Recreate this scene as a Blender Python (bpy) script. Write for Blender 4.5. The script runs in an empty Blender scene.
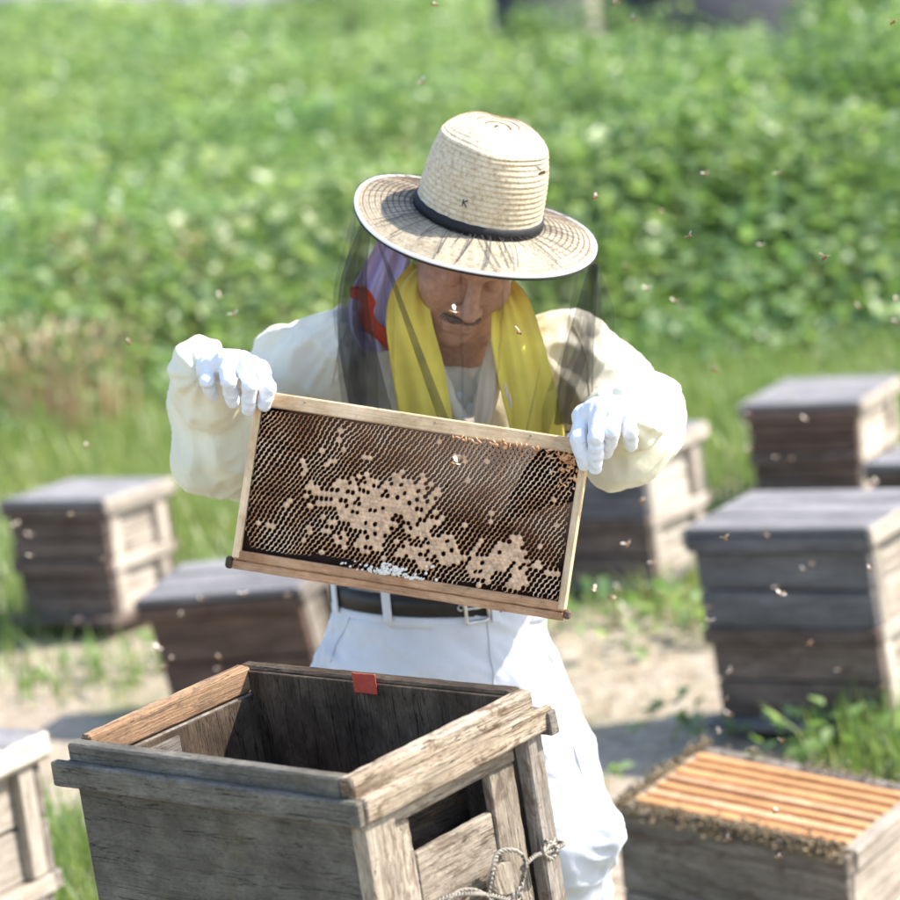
import bpy, bmesh, math, random
import numpy as np
from mathutils import Vector, Matrix
import openvdb

random.seed(7); rng = np.random.default_rng(7)
sc = bpy.context.scene
C = sc.collection
rad = math.radians

# ------------------------------------------------------------------ camera
CAM_H, PITCH, ROLL, FPX = 1.87, 0.165, 0.095, 3060.0      # metres, radians, focal length in pixels of a 900 px picture
Fv = np.array([0, math.cos(PITCH), -math.sin(PITCH)])
U0 = np.array([0, math.sin(PITCH), math.cos(PITCH)]); R0 = np.array([1.0, 0, 0])
Rv = R0*math.cos(ROLL) - U0*math.sin(ROLL)
Uv = R0*math.sin(ROLL) + U0*math.cos(ROLL)
CP = np.array([0, 0, CAM_H])
cam = bpy.data.cameras.new('camera'); co = bpy.data.objects.new('camera', cam); C.objects.link(co)
M = Matrix.Identity(4)
for i in range(3):
    M[i][0], M[i][1], M[i][2], M[i][3] = Rv[i], Uv[i], -Fv[i], CP[i]
co.matrix_world = M
cam.sensor_width = 36.0; cam.lens = FPX/900*36
cam.clip_start = 0.1; cam.clip_end = 2000
cam.dof.use_dof = True; cam.dof.focus_distance = 3.92; cam.dof.aperture_fstop = 4.3; cam.dof.aperture_blades = 0
sc.camera = co

# ------------------------------------------------------------------ light
SUN_EL, SUN_AZ = rad(46), rad(3)       # azimuth measured from +X (picture right) towards +Y (away from the camera)
w = bpy.data.worlds.new('World'); sc.world = w; w.use_nodes = True
nt = w.node_tree; nt.nodes.clear()
sky = nt.nodes.new('ShaderNodeTexSky'); sky.sky_type = 'NISHITA'; sky.sun_disc = False
sky.sun_elevation = SUN_EL; sky.sun_rotation = rad(90) - SUN_AZ
bg = nt.nodes.new('ShaderNodeBackground'); bg.inputs[1].default_value = 0.15
ow = nt.nodes.new('ShaderNodeOutputWorld')
nt.links.new(sky.outputs[0], bg.inputs[0]); nt.links.new(bg.outputs[0], ow.inputs[0])
sl = bpy.data.lights.new('sun', 'SUN'); sl.energy = 3.9; sl.angle = rad(0.53); sl.color = (1.0, 0.95, 0.86)
so = bpy.data.objects.new('sun', sl); C.objects.link(so)
sdir = Vector((math.cos(SUN_EL)*math.cos(SUN_AZ), math.cos(SUN_EL)*math.sin(SUN_AZ), math.sin(SUN_EL)))
so.rotation_euler = sdir.to_track_quat('Z', 'Y').to_euler(); so.location = (6, 3, 9)
vs = sc.view_settings
vs.view_transform = 'Standard'; vs.look = 'None'; vs.gamma = 1.0; vs.use_curve_mapping = False; vs.exposure = 1.42
sc.render.engine = 'CYCLES'
sc.cycles.use_denoising = True
sc.cycles.max_bounces = 8; sc.cycles.transparent_max_bounces = 16; sc.cycles.sample_clamp_indirect = 6

# ------------------------------------------------------------------ helpers
def at(px, py, y):
    """world point at distance y in front of the camera that stands at picture position px, py of the 900 px photograph"""
    d = Fv + Rv*(px-450)/FPX - Uv*(py-450)/FPX
    return CP + d*(y/d[1])
def atz(px, py, z):
    d = Fv + Rv*(px-450)/FPX - Uv*(py-450)/FPX
    return CP + d*((z-CAM_H)/d[2])

def tag(o, label=None, cat=None, group=None, kind=None):
    if label: o['label'] = label
    if cat: o['category'] = cat
    if group: o['group'] = group
    if kind: o['kind'] = kind
    return o
def empty(name, loc=(0, 0, 0), rot=None):
    o = bpy.data.objects.new(name, None); C.objects.link(o); o.empty_display_size = 0.1
    if rot is None: o.location = loc
    else:
        m = Matrix(rot).to_4x4(); m.translation = Vector(loc); o.matrix_world = m
    return o
def link(name, me, mats=None, parent=None, loc=None, rot=None):
    o = bpy.data.objects.new(name, me); C.objects.link(o)
    if mats is not None and len(me.materials) == 0:
        for m in (mats if isinstance(mats, (list, tuple)) else [mats]): me.materials.append(m)
    if parent is not None: o.parent = parent
    if loc is not None: o.location = loc
    if rot is not None: o.rotation_euler = rot
    return o
def np_mesh(name, v, f, smooth=False, mi=None):
    me = bpy.data.meshes.new(name)
    v = np.asarray(v, np.float32); f = np.asarray(f, np.int32)
    k = f.shape[1]
    me.vertices.add(len(v)); me.vertices.foreach_set('co', v.ravel())
    me.loops.add(f.size); me.loops.foreach_set('vertex_index', f.ravel())
    me.polygons.add(len(f))
    me.polygons.foreach_set('loop_start', np.arange(0, f.size, k, dtype=np.int32))
    me.polygons.foreach_set('loop_total', np.full(len(f), k, np.int32))
    if smooth: me.polygons.foreach_set('use_smooth', np.ones(len(f), bool))
    if mi is not None: me.polygons.foreach_set('material_index', np.asarray(mi, np.int32))
    me.update(calc_edges=True); me.validate()
    return me
def world_child(name, me, mats, parent):
    """mesh given in world coordinates, hung under parent"""
    o = link(name, me, mats, parent)
    bpy.context.view_layer.update()
    o.matrix_parent_inverse = parent.matrix_world.inverted()
    return o

def hash3(i, j, k):
    h = (i*374761393 + j*668265263 + k*2147483647 + 1013904223) & 0xffffffff
    h = ((h ^ (h >> 13))*1274126177) & 0xffffffff
    h = (h ^ (h >> 16)) & 0xffffff
    return h/float(0xffffff)*2-1
def noise3(p):
    p = np.asarray(p, np.float64); i = np.floor(p).astype(np.int64); f = p-i; u = f*f*(3-2*f)
    r = 0
    for a in (0, 1):
        for b in (0, 1):
            for c in (0, 1):
                wgt = (u[..., 0] if a else 1-u[..., 0])*(u[..., 1] if b else 1-u[..., 1])*(u[..., 2] if c else 1-u[..., 2])
                r = r+wgt*hash3(i[..., 0]+a, i[..., 1]+b, i[..., 2]+c)
    return r
def fbm(p, o=3):
    r = 0; a = 1.0
    for k in range(o):
        r = r+a*noise3(p*(2.03**k)+k*17.3); a *= .5
    return r

# ---------------------------------------------------------------- materials
def new_mat(name):
    m = bpy.data.materials.new(name); m.use_nodes = True
    n = m.node_tree.nodes; n.clear()
    o = n.new('ShaderNodeOutputMaterial'); b = n.new('ShaderNodeBsdfPrincipled')
    m.node_tree.links.new(b.outputs[0], o.inputs[0])
    return m, m.node_tree, b
class NB:
    def __init__(s, t): s.t = t
    def n(s, typ, **kw):
        x = s.t.nodes.new('ShaderNode'+typ)
        for k, v in kw.items(): setattr(x, k, v)
        return x
    def l(s, a, b): s.t.links.new(a, b)
    def obj(s, scale, rnd=0.0):
        tc = s.n('TexCoord'); mp = s.n('Mapping'); mp.inputs['Scale'].default_value = scale
        if rnd:
            oi = s.n('ObjectInfo'); cb = s.n('CombineXYZ'); ml = s.n('Math', operation='MULTIPLY'); ml.inputs[1].default_value = rnd
            s.l(oi.outputs['Random'], ml.inputs[0])
            for i in range(3): s.l(ml.outputs[0], cb.inputs[i])
            ad = s.n('VectorMath', operation='ADD'); s.l(tc.outputs['Object'], ad.inputs[0]); s.l(cb.outputs[0], ad.inputs[1])
            s.l(ad.outputs[0], mp.inputs[0])
        else: s.l(tc.outputs['Object'], mp.inputs[0])
        return mp.outputs[0]
    def noise(s, vec, scale=1.0, detail=5.0, rough=.6, dist=0.0):
        x = s.n('TexNoise'); x.inputs['Scale'].default_value = scale; x.inputs['Detail'].default_value = detail
        x.inputs['Roughness'].default_value = rough; x.inputs['Distortion'].default_value = dist
        s.l(vec, x.inputs['Vector']); return x.outputs[0]
    def ramp(s, fac, stops):
        r = s.n('ValToRGB'); e = r.color_ramp.elements
        while len(e) < len(stops): e.new(.5)
        for el, (p, c) in zip(e, stops):
            el.position = p; el.color = (*c, 1) if len(c) == 3 else c
        s.l(fac, r.inputs[0]); return r.outputs[0]
    def mix(s, fac, a, b, mode='MIX'):
        x = s.n('Mix', data_type='RGBA', blend_type=mode)
        for sock, v in ((x.inputs[0], fac), (x.inputs[6], a), (x.inputs[7], b)):
            if hasattr(v, 'links'): s.l(v, sock)
            elif isinstance(v, (int, float)): sock.default_value = v
            else: sock.default_value = (*v, 1)
        return x.outputs[2]
    def bump(s, h, bsdf, strength=.3, dist=.01):
        b = s.n('Bump'); b.inputs['Strength'].default_value = strength; b.inputs['Distance'].default_value = dist
        s.l(h, b.inputs['Height']); s.l(b.outputs[0], bsdf.inputs['Normal'])

def g3(v): return (v, v, v)
def wood(name, dark, mid, light, moss=None, crack=.5, rough=.85, bump=.5, grain=.7, stain=None, spots=.75):
    m, t, b = new_mat(name); k = NB(t)
    base = k.noise(k.obj((2.6, 26, 26) if grain > .5 else (14, 22, 22), 9.0), 1.0, 8, .7, .4)
    col = k.ramp(base, [(.28, dark), (.5, mid), (.74, light)])
    fine = k.noise(k.obj((14, 420, 420), 9.0), 1.0, 5, .75)
    col = k.mix(grain, col, k.ramp(fine, [(.3, g3(.4)), (.68, g3(1.3))]), 'MULTIPLY')
    spk = k.noise(k.obj((130, 300, 300), 4.0), 1.0, 3, .7)
    col = k.mix(spots, col, k.ramp(spk, [(.27, g3(.25)), (.38, g3(1)), (.72, g3(1.25))]), 'MULTIPLY')
    if stain:
        st = k.noise(k.obj((16, 44, 44), 6.0), 1.0, 7, .75, .8)
        col = k.mix(k.ramp(st, [(.50, g3(0)), (.60, g3(.85))]), col, stain)
    sc_ = k.noise(k.obj((26, 60, 60), 2.0), 1.0, 4, .6, 2.5)
    col = k.mix(crack*.7, col, k.ramp(sc_, [(.49, g3(1)), (.5, g3(.3)), (.51, g3(1))]), 'MULTIPLY')
    blot = k.noise(k.obj((7, 9, 9), 5.0), 1.0, 5, .7)
    col = k.mix(.6, col, k.ramp(blot, [(.3, g3(.5)), (.62, g3(1.1))]), 'MULTIPLY')
    cr = k.noise(k.obj((3.2, 60, 60), 3.0), 1.0, 4, .55, .5)
    crm = k.ramp(cr, [(.49, g3(1)), (.5, g3(.15)), (.507, g3(1))])
    col = k.mix(crack, col, crm, 'MULTIPLY')
    if moss:
        mo = k.noise(k.obj((9, 9, 9), 5.0), 1.0, 6, .7)
        col = k.mix(k.ramp(mo, [(.55, g3(0)), (.72, g3(.7))]), col, moss)
    oi = k.n('ObjectInfo'); mr = k.n('MapRange'); mr.inputs[3].default_value = .78; mr.inputs[4].default_value = 1.18
    k.l(oi.outputs['Random'], mr.inputs[0])
    col = k.mix(1.0, col, mr.outputs[0], 'MULTIPLY')
    k.l(col, b.inputs['Base Color']); b.inputs['Roughness'].default_value = rough
    b.inputs['Specular IOR Level'].default_value = .25
    hh = k.n('Math', operation='ADD'); k.l(fine, hh.inputs[0]); k.l(crm, hh.inputs[1])
    k.bump(hh.outputs[0], b, bump, .003)
    return m
def cloth(name, col, var=.12, rough=.9, bump=.25, weave=900, sheen=.15):
    m, t, b = new_mat(name); k = NB(t)
    n1 = k.noise(k.obj((9, 9, 9)), 1.0, 5, .6)
    lo = tuple(c*(1-var) for c in col); hi = tuple(min(1, c*(1+var*.5)) for c in col)
    stain = k.noise(k.obj((5, 5, 5)), 1.0, 6, .75)
    cc = k.mix(k.ramp(stain, [(.58, g3(0)), (.78, g3(.35))]), k.ramp(n1, [(.3, lo), (.7, hi)]), tuple(c*q for c, q in zip(col, (.8, .72, .58))))
    k.l(cc, b.inputs['Base Color'])
    b.inputs['Roughness'].default_value = rough; b.inputs['Specular IOR Level'].default_value = .2
    b.inputs['Sheen Weight'].default_value = sheen
    n2 = k.noise(k.obj((weave, weave, weave)), 1.0, 2, .5); n3 = k.noise(k.obj((60, 60, 60)), 1.0, 4, .6)
    a = k.n('Math', operation='MULTIPLY_ADD'); k.l(n3, a.inputs[0]); a.inputs[1].default_value = 3.0; k.l(n2, a.inputs[2])
    k.bump(a.outputs[0], b, bump, .0012)
    return m
def plain(name, col, rough=.6, var=.15, scale=40, metal=0.0, bump=0.0, spec=.4):
    m, t, b = new_mat(name); k = NB(t)
    n1 = k.noise(k.obj((scale,)*3), 1.0, 5, .6)
    k.l(k.ramp(n1, [(.3, tuple(c*(1-var) for c in col)), (.7, tuple(min(1, c*(1+var)) for c in col))]), b.inputs['Base Color'])
    b.inputs['Roughness'].default_value = rough; b.inputs['Metallic'].default_value = metal
    b.inputs['Specular IOR Level'].default_value = spec
    if bump: k.bump(n1, b, bump, .004)
    return m
def leafmat(name, c1, c2, c3, trans=.35):
    m, t, b = new_mat(name); k = NB(t)
    gm = k.n('NewGeometry')
    col = k.ramp(gm.outputs['Random Per Island'], [(0.0, c1), (.5, c2), (1.0, c3)])
    b.inputs['Roughness'].default_value = .38; b.inputs['Specular IOR Level'].default_value = .5
    big = k.noise(k.obj((.35, .35, .35)), 1.0, 3, .6)
    col = k.mix(.8, col, k.ramp(big, [(.35, (.75, .9, .8)), (.65, (1.3, 1.12, 1.05))]), 'MULTIPLY')
    k.l(col, b.inputs['Base Color'])
    tr = k.n('BsdfTranslucent'); k.l(k.mix(1.0, col, (1.35, 1.5, .85), 'MULTIPLY'), tr.inputs[0])
    mx = k.n('MixShader'); mx.inputs[0].default_value = trans
    out = [n for n in t.nodes if n.type == 'OUTPUT_MATERIAL'][0]
    k.l(b.outputs[0], mx.inputs[1]); k.l(tr.outputs[0], mx.inputs[2]); k.l(mx.outputs[0], out.inputs[0])
    return m
def netmat(name, cov):
    m, t, b = new_mat(name); k = NB(t)
    b.inputs['Base Color'].default_value = (.012, .013, .016, 1); b.inputs['Roughness'].default_value = .6
    tr = k.n('BsdfTransparent'); mx = k.n('MixShader')
    n1 = k.noise(k.obj((25, 25, 25)), 1.0, 3, .5)
    r = k.n('MapRange'); r.inputs[1].default_value = .3; r.inputs[2].default_value = .7
    r.inputs[3].default_value = cov*.8; r.inputs[4].default_value = cov*1.2
    k.l(n1, r.inputs[0]); k.l(r.outputs[0], mx.inputs[0])
    out = [n for n in t.nodes if n.type == 'OUTPUT_MATERIAL'][0]
    k.l(tr.outputs[0], mx.inputs[1]); k.l(b.outputs[0], mx.inputs[2]); k.l(mx.outputs[0], out.inputs[0])
    return m

MT = {}
def wax_mat():
    m, t, b = new_mat('wax_rim'); k = NB(t)
    n1 = k.noise(k.obj((16, 16, 16)), 1.0, 4, .6); n2 = k.noise(k.obj((160, 160, 160)), 1.0, 3, .6)
    col = k.ramp(n1, [(.36, (.42, .16, .045)), (.48, (.74, .38, .17)), (.62, (.90, .60, .36))])
    col = k.mix(.6, col, k.ramp(n2, [(.3, g3(.55)), (.7, g3(1.2))]), 'MULTIPLY')
    k.l(col, b.inputs['Base Color']); b.inputs['Roughness'].default_value = .5
    return m
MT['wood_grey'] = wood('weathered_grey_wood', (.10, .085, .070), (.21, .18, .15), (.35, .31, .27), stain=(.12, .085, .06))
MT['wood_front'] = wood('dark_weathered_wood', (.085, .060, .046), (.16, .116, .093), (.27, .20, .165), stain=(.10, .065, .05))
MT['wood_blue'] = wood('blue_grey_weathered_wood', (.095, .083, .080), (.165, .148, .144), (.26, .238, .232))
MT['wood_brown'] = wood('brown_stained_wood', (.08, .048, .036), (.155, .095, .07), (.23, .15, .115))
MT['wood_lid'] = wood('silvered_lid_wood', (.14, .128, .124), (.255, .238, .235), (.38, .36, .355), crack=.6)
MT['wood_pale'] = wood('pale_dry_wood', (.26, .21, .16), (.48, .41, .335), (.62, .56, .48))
MT['wood_moss'] = wood('mossy_grey_board', (.07, .062, .050), (.125, .113, .093), (.20, .183, .152), moss=(.13, .11, .05), crack=.95, grain=.38, spots=1.0)
MT['wood_rim'] = wood('bleached_rim_wood', (.10, .07, .045), (.40, .315, .225), (.60, .51, .40), crack=.98, bump=.9, stain=(.15, .09, .05))
MT['wood_panel'] = wood('scratched_pale_panel_wood', (.12, .09, .065), (.38, .315, .24), (.55, .48, .395), crack=.98, bump=.8, stain=(.17, .12, .085))
MT['wood_raw'] = wood('raw_orange_wood', (.12, .07, .04), (.32, .19, .105), (.47, .32, .20), crack=.9, bump=.8, stain=(.13, .09, .06))
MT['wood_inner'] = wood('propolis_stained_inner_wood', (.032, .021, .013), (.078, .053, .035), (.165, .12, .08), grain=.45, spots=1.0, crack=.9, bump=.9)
MT['wood_frame'] = wood('pine_frame_wood', (.62, .38, .19), (.84, .60, .36), (.92, .72, .49), crack=.15, bump=.25, grain=.4, spots=.4)
MT['wood_bar'] = wood('orange_top_bar_wood', (.36, .16, .06), (.55, .28, .12), (.66, .38, .18), crack=.1, bump=.2)
MT['jacket'] = cloth('cream_jacket_cloth', (.74, .68, .55))
MT['gauntlet'] = cloth('cream_sleeve_cloth', (.76, .72, .55))
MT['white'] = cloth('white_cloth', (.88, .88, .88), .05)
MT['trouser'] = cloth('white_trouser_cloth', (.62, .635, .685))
MT['glove'] = cloth('white_glove_cloth', (.74, .755, .79), bump=.3)
MT['towel'] = cloth('yellow_towel', (.95, .75, .13), .18, .95, .5, 500, .4)
MT['lilac'] = cloth('lilac_cloth', (.62, .53, .82))
MT['red'] = cloth('red_ribbon', (.62, .07, .03), .2)
MT['beige'] = cloth('beige_lapel_cloth', (.72, .58, .42))
MT['belt'] = plain('black_leather', (.018, .015, .014), .45, .3, 60, bump=.2)
MT['metal'] = plain('steel', (.55, .54, .52), .35, .15, 60, metal=1.0)
MT['wire'] = plain('dull_wire', (.27, .24, .20), .7, .35, 90, metal=.2)
MT['skin'] = plain('tanned_skin', (.44, .235, .155), .55, .20, 130, bump=.10)
MT['hair'] = plain('dark_hair', (.13, .095, .075), .6, .3, 200, bump=.3)
MT['black'] = plain('black_ribbon', (.012, .012, .014), .7, .3, 300, bump=.3)
MT['net'] = netmat('black_netting', .17)
MT['netfold'] = netmat('black_netting_fold', .62)
MT['plate'] = plain('red_plastic_tag', (.45, .06, .035), .5, .2, 120)
MT['wax'] = wax_mat()
MT['cellpit'] = plain('dark_cell_pit', (.022, .009, .005), .7, .7, 18)
MT['cap'] = plain('tan_brood_capping', (.66, .43, .26), .8, .38, 150, bump=.4)
MT['whitewax'] = plain('white_burr_wax', (.80, .74, .63), .6, .1, 90, bump=.3)
MT['bee'] = plain('honeybee_body', (.20, .10, .035), .6, .5, 500)
MT['beewing'] = plain('honeybee_wing', (.55, .47, .38), .35, .1, 200)
MT['concrete'] = plain('pale_concrete_road', (.17, .17, .17), .9, .2, 1.5)
MT['shed'] = plain('dark_shed_wall', (.05, .05, .06), .9, .3, 2)
MT['bark'] = plain('stem_bark', (.13, .09, .05), .9, .3, 20, bump=.5)
MT['leaf'] = leafmat('field_leaf', (.115, .185, .075), (.19, .28, .11), (.33, .41, .20), .38)  # leaf tones brightened and paled, standing in for haze over the field
MT['leaf_dark'] = leafmat('shrub_leaf', (.085, .15, .055), (.16, .245, .09), (.29, .365, .165))
MT['grass'] = leafmat('grass_blade', (.11, .17, .04), (.18, .25, .07), (.32, .34, .14))
MT['straw'] = leafmat('dry_grass_blade', (.36, .23, .15), (.44, .30, .20), (.50, .40, .27), .2)

def straw_mat():
    m, t, b = new_mat('woven_straw'); k = NB(t)
    n1 = k.noise(k.obj((160, 160, 160)), 1.0, 4, .7); n2 = k.noise(k.obj((14, 14, 14)), 1.0, 4, .6)
    col = k.ramp(n1, [(.3, (.37, .275, .165)), (.5, (.60, .50, .345)), (.72, (.72, .64, .49))])
    col = k.mix(.5, col, k.ramp(n2, [(.3, g3(.75)), (.7, g3(1.1))]), 'MULTIPLY')
    k.l(col, b.inputs['Base Color']); b.inputs['Roughness'].default_value = .75
    k.bump(n1, b, .6, .0015)
    return m
MT['straw_hat'] = straw_mat()
def ground_mat():
    m, t, b = new_mat('dry_soil'); k = NB(t)
    v = k.obj((1, 1, 1))
    n1 = k.noise(v, .9, 6, .65); n2 = k.noise(v, 14, 5, .7); n3 = k.noise(v, 70, 3, .7)
    dirt = k.ramp(n2, [(.28, (.20, .155, .11)), (.5, (.37, .31, .235)), (.72, (.49, .43, .345))])
    dirt = k.mix(.5, dirt, k.ramp(n3, [(.3, g3(.6)), (.7, g3(1.2))]), 'MULTIPLY')
    green = k.ramp(n3, [(.3, (.05, .09, .02)), (.7, (.15, .21, .05))])
    col = k.mix(k.ramp(n1, [(.52, g3(0)), (.68, g3(.6))]), dirt, green)
    k.l(col, b.inputs['Base Color']); b.inputs['Roughness'].default_value = .95; b.inputs['Specular IOR Level'].default_value = .1
    k.bump(n2, b, .8, .03)
    return m
MT['ground'] = ground_mat()
MT['straw_gap'] = plain('dark_straw_stitching', (.20, .13, .07), .9, .5, 120)  # dark brown of the stitched gaps between the straw braids
MT['wood_bottom'] = wood('brown_bottom_bar_wood', (.40, .19, .09), (.62, .34, .18), (.76, .49, .29), crack=.3, bump=.3, grain=.5, spots=.5)
# ------------------------------------------------------------------ ground
def ground_z(x, y):
    x = np.asarray(x, float); y = np.asarray(y, float)
    # the field climbs to the left and falls away to the right
    yy = np.clip(y, 1, 64)
    rise = np.clip(yy-14, 0, 60)/46*(.1-np.where(x < 0, 6.6, 9.5)*np.clip(x/np.maximum(y, 1), -.26, .26))
    p = np.stack([x*.5, y*.5, np.zeros_like(x)], -1)
    bumps = .035*fbm(p, 3)*np.clip((y-1)/3, 0, 1)
    return rise + bumps*np.clip((np.abs(y-6.5)-4.0)/4, .15, 1)
def make_ground():
    ys = np.concatenate([np.linspace(-30, 0, 12), np.linspace(.4, 16, 100), np.geomspace(16.3, 900, 70)])
    xs = np.concatenate([-np.geomspace(700, 6.2, 30), np.linspace(-6, 6, 90), np.geomspace(6.2, 700, 30)])
    X, Y = np.meshgrid(xs, ys)
    Z = ground_z(X, Y); far = Y > 180; Z[far] = ground_z(X[far]*0, np.full(far.sum(), 180.0))
    v = np.stack([X, Y, Z], -1).reshape(-1, 3); nx, ny = len(xs), len(ys)
    i = (np.arange(ny-1)[:, None]*nx+np.arange(nx-1)).ravel()
    f = np.stack([i, i+1, i+nx+1, i+nx], -1)
    tag(link('ground', np_mesh('ground', v, f, True), MT['ground']), kind='structure')
make_ground()

# leaves as folded quads (two triangles a half): many in one mesh
def leaf_cloud(pos, size, droop, seed=0, width=.62):
    r = np.random.default_rng(seed); n = len(pos)
    az = r.uniform(0, 2*np.pi, n); el = r.normal(droop, .45, n)
    d = np.stack([np.cos(az)*np.cos(el), np.sin(az)*np.cos(el), np.sin(el)], -1)
    side = np.stack([-np.sin(az), np.cos(az), np.zeros(n)], -1)
    rollv = r.normal(0, .5, n)[:, None]
    up = np.cross(d, side); side = side*np.cos(rollv)+up*np.sin(rollv); up = np.cross(d, side)
    s = np.asarray(size)[:, None] if np.ndim(size) else np.full((n, 1), size)
    w_ = width*.5
    a = pos; t = pos+d*s - up*s*.12
    l = pos+d*s*.42+side*s*w_+up*s*.10; rr = pos+d*s*.42-side*s*w_+up*s*.10
    v = np.stack([a, l, t, rr], 1).reshape(-1, 3)
    b = np.arange(n)[:, None]*4
    f = np.concatenate([b+np.array([0, 2, 1]), b+np.array([0, 3, 2])], 1).reshape(-1, 3)
    return v, f

def canopy(x, y):
    p = np.stack([x*.55, y*.42, np.zeros_like(x)], -1)
    c = .40+.42*fbm(p, 3)
    right = np.clip((x/np.maximum(y, 1)-(-.02))/.12, 0, 1)*np.clip((y-11)/3, 0, 1)
    c = np.clip(c*(1+.25*right)+.10*right, 0, .95)
    edge = np.clip((y-11.6-(.9*noise3(np.stack([x*.8, y*0, x*0], -1))))/2.2, 0, 1)
    c = c*(1-.45*np.clip((y-34)/14, 0, 1))
    return np.clip(c, .08, 1.6)*edge
def make_field():
    V = []; Fs = []; base = 0
    for (y0, y1, n, s0, s1) in ((11, 17, 52000, .06, .12), (17, 30, 66000, .085, .15), (30, 45, 42000, .12, .20), (45, 62, 36000, .16, .26), (62, 100, 30000, .25, .45)):
        y = rng.uniform(y0, y1, n); x = rng.uniform(-1, 1, n)*(.30*y+1.0)
        h = canopy(x, y); keep = (h > .05) & ((y < 51) | (x < .03*y) | (np.abs(x/y-.083) > .035))
        x, y, h = x[keep], y[keep], h[keep]
        z = ground_z(x, y)+h*(1-rng.power(2.2, len(x))*0-.75*rng.random(len(x))**2.0)
        v, f = leaf_cloud(np.stack([x, y, z], -1), rng.uniform(s0, s1, len(x)), .15, int(y0*10), .7)
        V.append(v); Fs.append(f+base); base += len(v)
    o = link('crop_field', np_mesh('crop_field', np.concatenate(V), np.concatenate(Fs)), MT['leaf'])
    tag(o, 'broad field of bright green leafy crop plants behind the beekeeper', 'crop field', kind='stuff')
make_field()

def blades(x, y, h, lean, wdt, seed=0, z0=None):
    r = np.random.default_rng(seed); n = len(x)
    z = ground_z(x, y) if z0 is None else z0
    az = r.uniform(0, 2*np.pi, n); ln = np.abs(r.normal(0, lean, n))*h
    d = np.stack([np.cos(az)*ln, np.sin(az)*ln, h], -1); s = np.stack([-np.sin(az), np.cos(az), np.zeros(n)], -1)*wdt
    p = np.stack([x, y, z-.005], -1)
    mid = p+d*np.array([.38, .38, .6])
    v = np.stack([p-s, p+s, mid+s*.8, mid-s*.8, p+d], 1).reshape(-1, 3)
    b = np.arange(n)[:, None]*5
    f = np.concatenate([b+np.array([0, 1, 2]), b+np.array([0, 2, 3]), b+np.array([3, 2, 4])], 1).reshape(-1, 3)
    return v, f
def make_grass():
    n = 190000
    y = rng.uniform(2.6, 14.5, n); x = rng.uniform(-1, 1, n)*(.28*y+.6)
    m = noise3(np.stack([x*.9, y*.9, x*0], -1))+.5*noise3(np.stack([x*3.1, y*3.1, x*0+5], -1))
    bare = np.exp(-((x-.42)/.42)**2-((y-6.9)/1.0)**2)*2.0+np.exp(-((x+1.0)/.55)**2-((y-7.2)/.85)**2)*1.6
    thick = np.clip((y-8.4)/1.6, 0, 1)*1.3
    keep = m+thick-bare+rng.normal(0, .25, n) > .20
    x, y, m = x[keep], y[keep], m[keep]
    h = rng.uniform(.03, .10, len(x))*(1+np.clip(m, 0, 1)*.9)*(1+.8*np.clip((y-9)/3, 0, 1))
    v, f = blades(x, y, h, .55, np.full((len(x), 1), .0032), 3)
    tag(link('grass', np_mesh('grass', v, f), MT['grass']), 'short green grass growing in patches on the dry soil', 'grass', kind='stuff')
    n = 16000
    y = rng.uniform(4.2, 10, n); x = rng.uniform(-1, 1, n)*(.26*y+.4)
    v, f = blades(x, y, rng.uniform(.008, .03, n), 4.0, np.full((n, 1), .0022), 4)
    tag(link('dry_straw_litter', np_mesh('dry_straw_litter', v, f), MT['straw']), 'pale dry straw scattered on the bare soil', 'straw', kind='stuff')
make_grass()

# individual weeds and clumps
def weed(px, py, z, n, size, spread, hgt, label, mat='leaf', seed=1):
    p = atz(px, py, z); r = np.random.default_rng(seed)
    e = empty('weed', (p[0], p[1], float(ground_z(p[0], p[1]))))
    tag(e, label, 'weed', 'weeds among the hives')
    a = r.uniform(0, 2*np.pi, n); rr = np.sqrt(r.random(n))*spread
    pos = np.stack([np.cos(a)*rr, np.sin(a)*rr, hgt*(.25+.75*r.random(n))*(1-.5*rr/spread)], -1)
    v, f = leaf_cloud(pos, r.uniform(size*.6, size, n), .25, seed)
    link('leaves', np_mesh('leaves', v, f), MT[mat], e)
    k = max(3, n//6); q = pos[:k]; b0 = q*np.array([.15, .15, 0]); w_ = np.array([.0025, 0, 0])
    vv = np.stack([b0-w_, b0+w_, q+w_*.5, q-w_*.5], 1).reshape(-1, 3); ff = np.arange(k)[:, None]*4+np.arange(4)
    link('stem', np_mesh('stem', vv, ff), MT['grass'], e)
weed(845, 770, 0, 46, .075, .20, .16, 'low leafy weed at the foot of the big two-storey hive on the right', seed=11)
weed(790, 752, 0, 30, .06, .14, .12, 'small weed behind the open hive, left of the larger weed', seed=12)
weed(668, 742, 0, 22, .055, .09, .13, 'small sprig of weed on the pale soil between beekeeper and right hive', 'leaf_dark', seed=13)
weed(602, 800, 0, 9, .08, .05, .13, 'single bright green sprout beside the beekeeper\'s knee', seed=14)
weed(612, 640, 0, 46, .085, .28, .15, 'leafy weed in front of the hive half hidden behind the beekeeper', seed=15)
weed(700, 630, 0, 34, .07, .20, .16, 'weed between the half-hidden hive and the big right hive', seed=16)
weed(82, 690, 0, 26, .06, .16, .10, 'yellow-green weed on the soil below the far left hive', 'grass', seed=17)
weed(128, 668, 0, 26, .06, .16, .12, 'weed between the far left hive and the leaning hive', seed=18)

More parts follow.
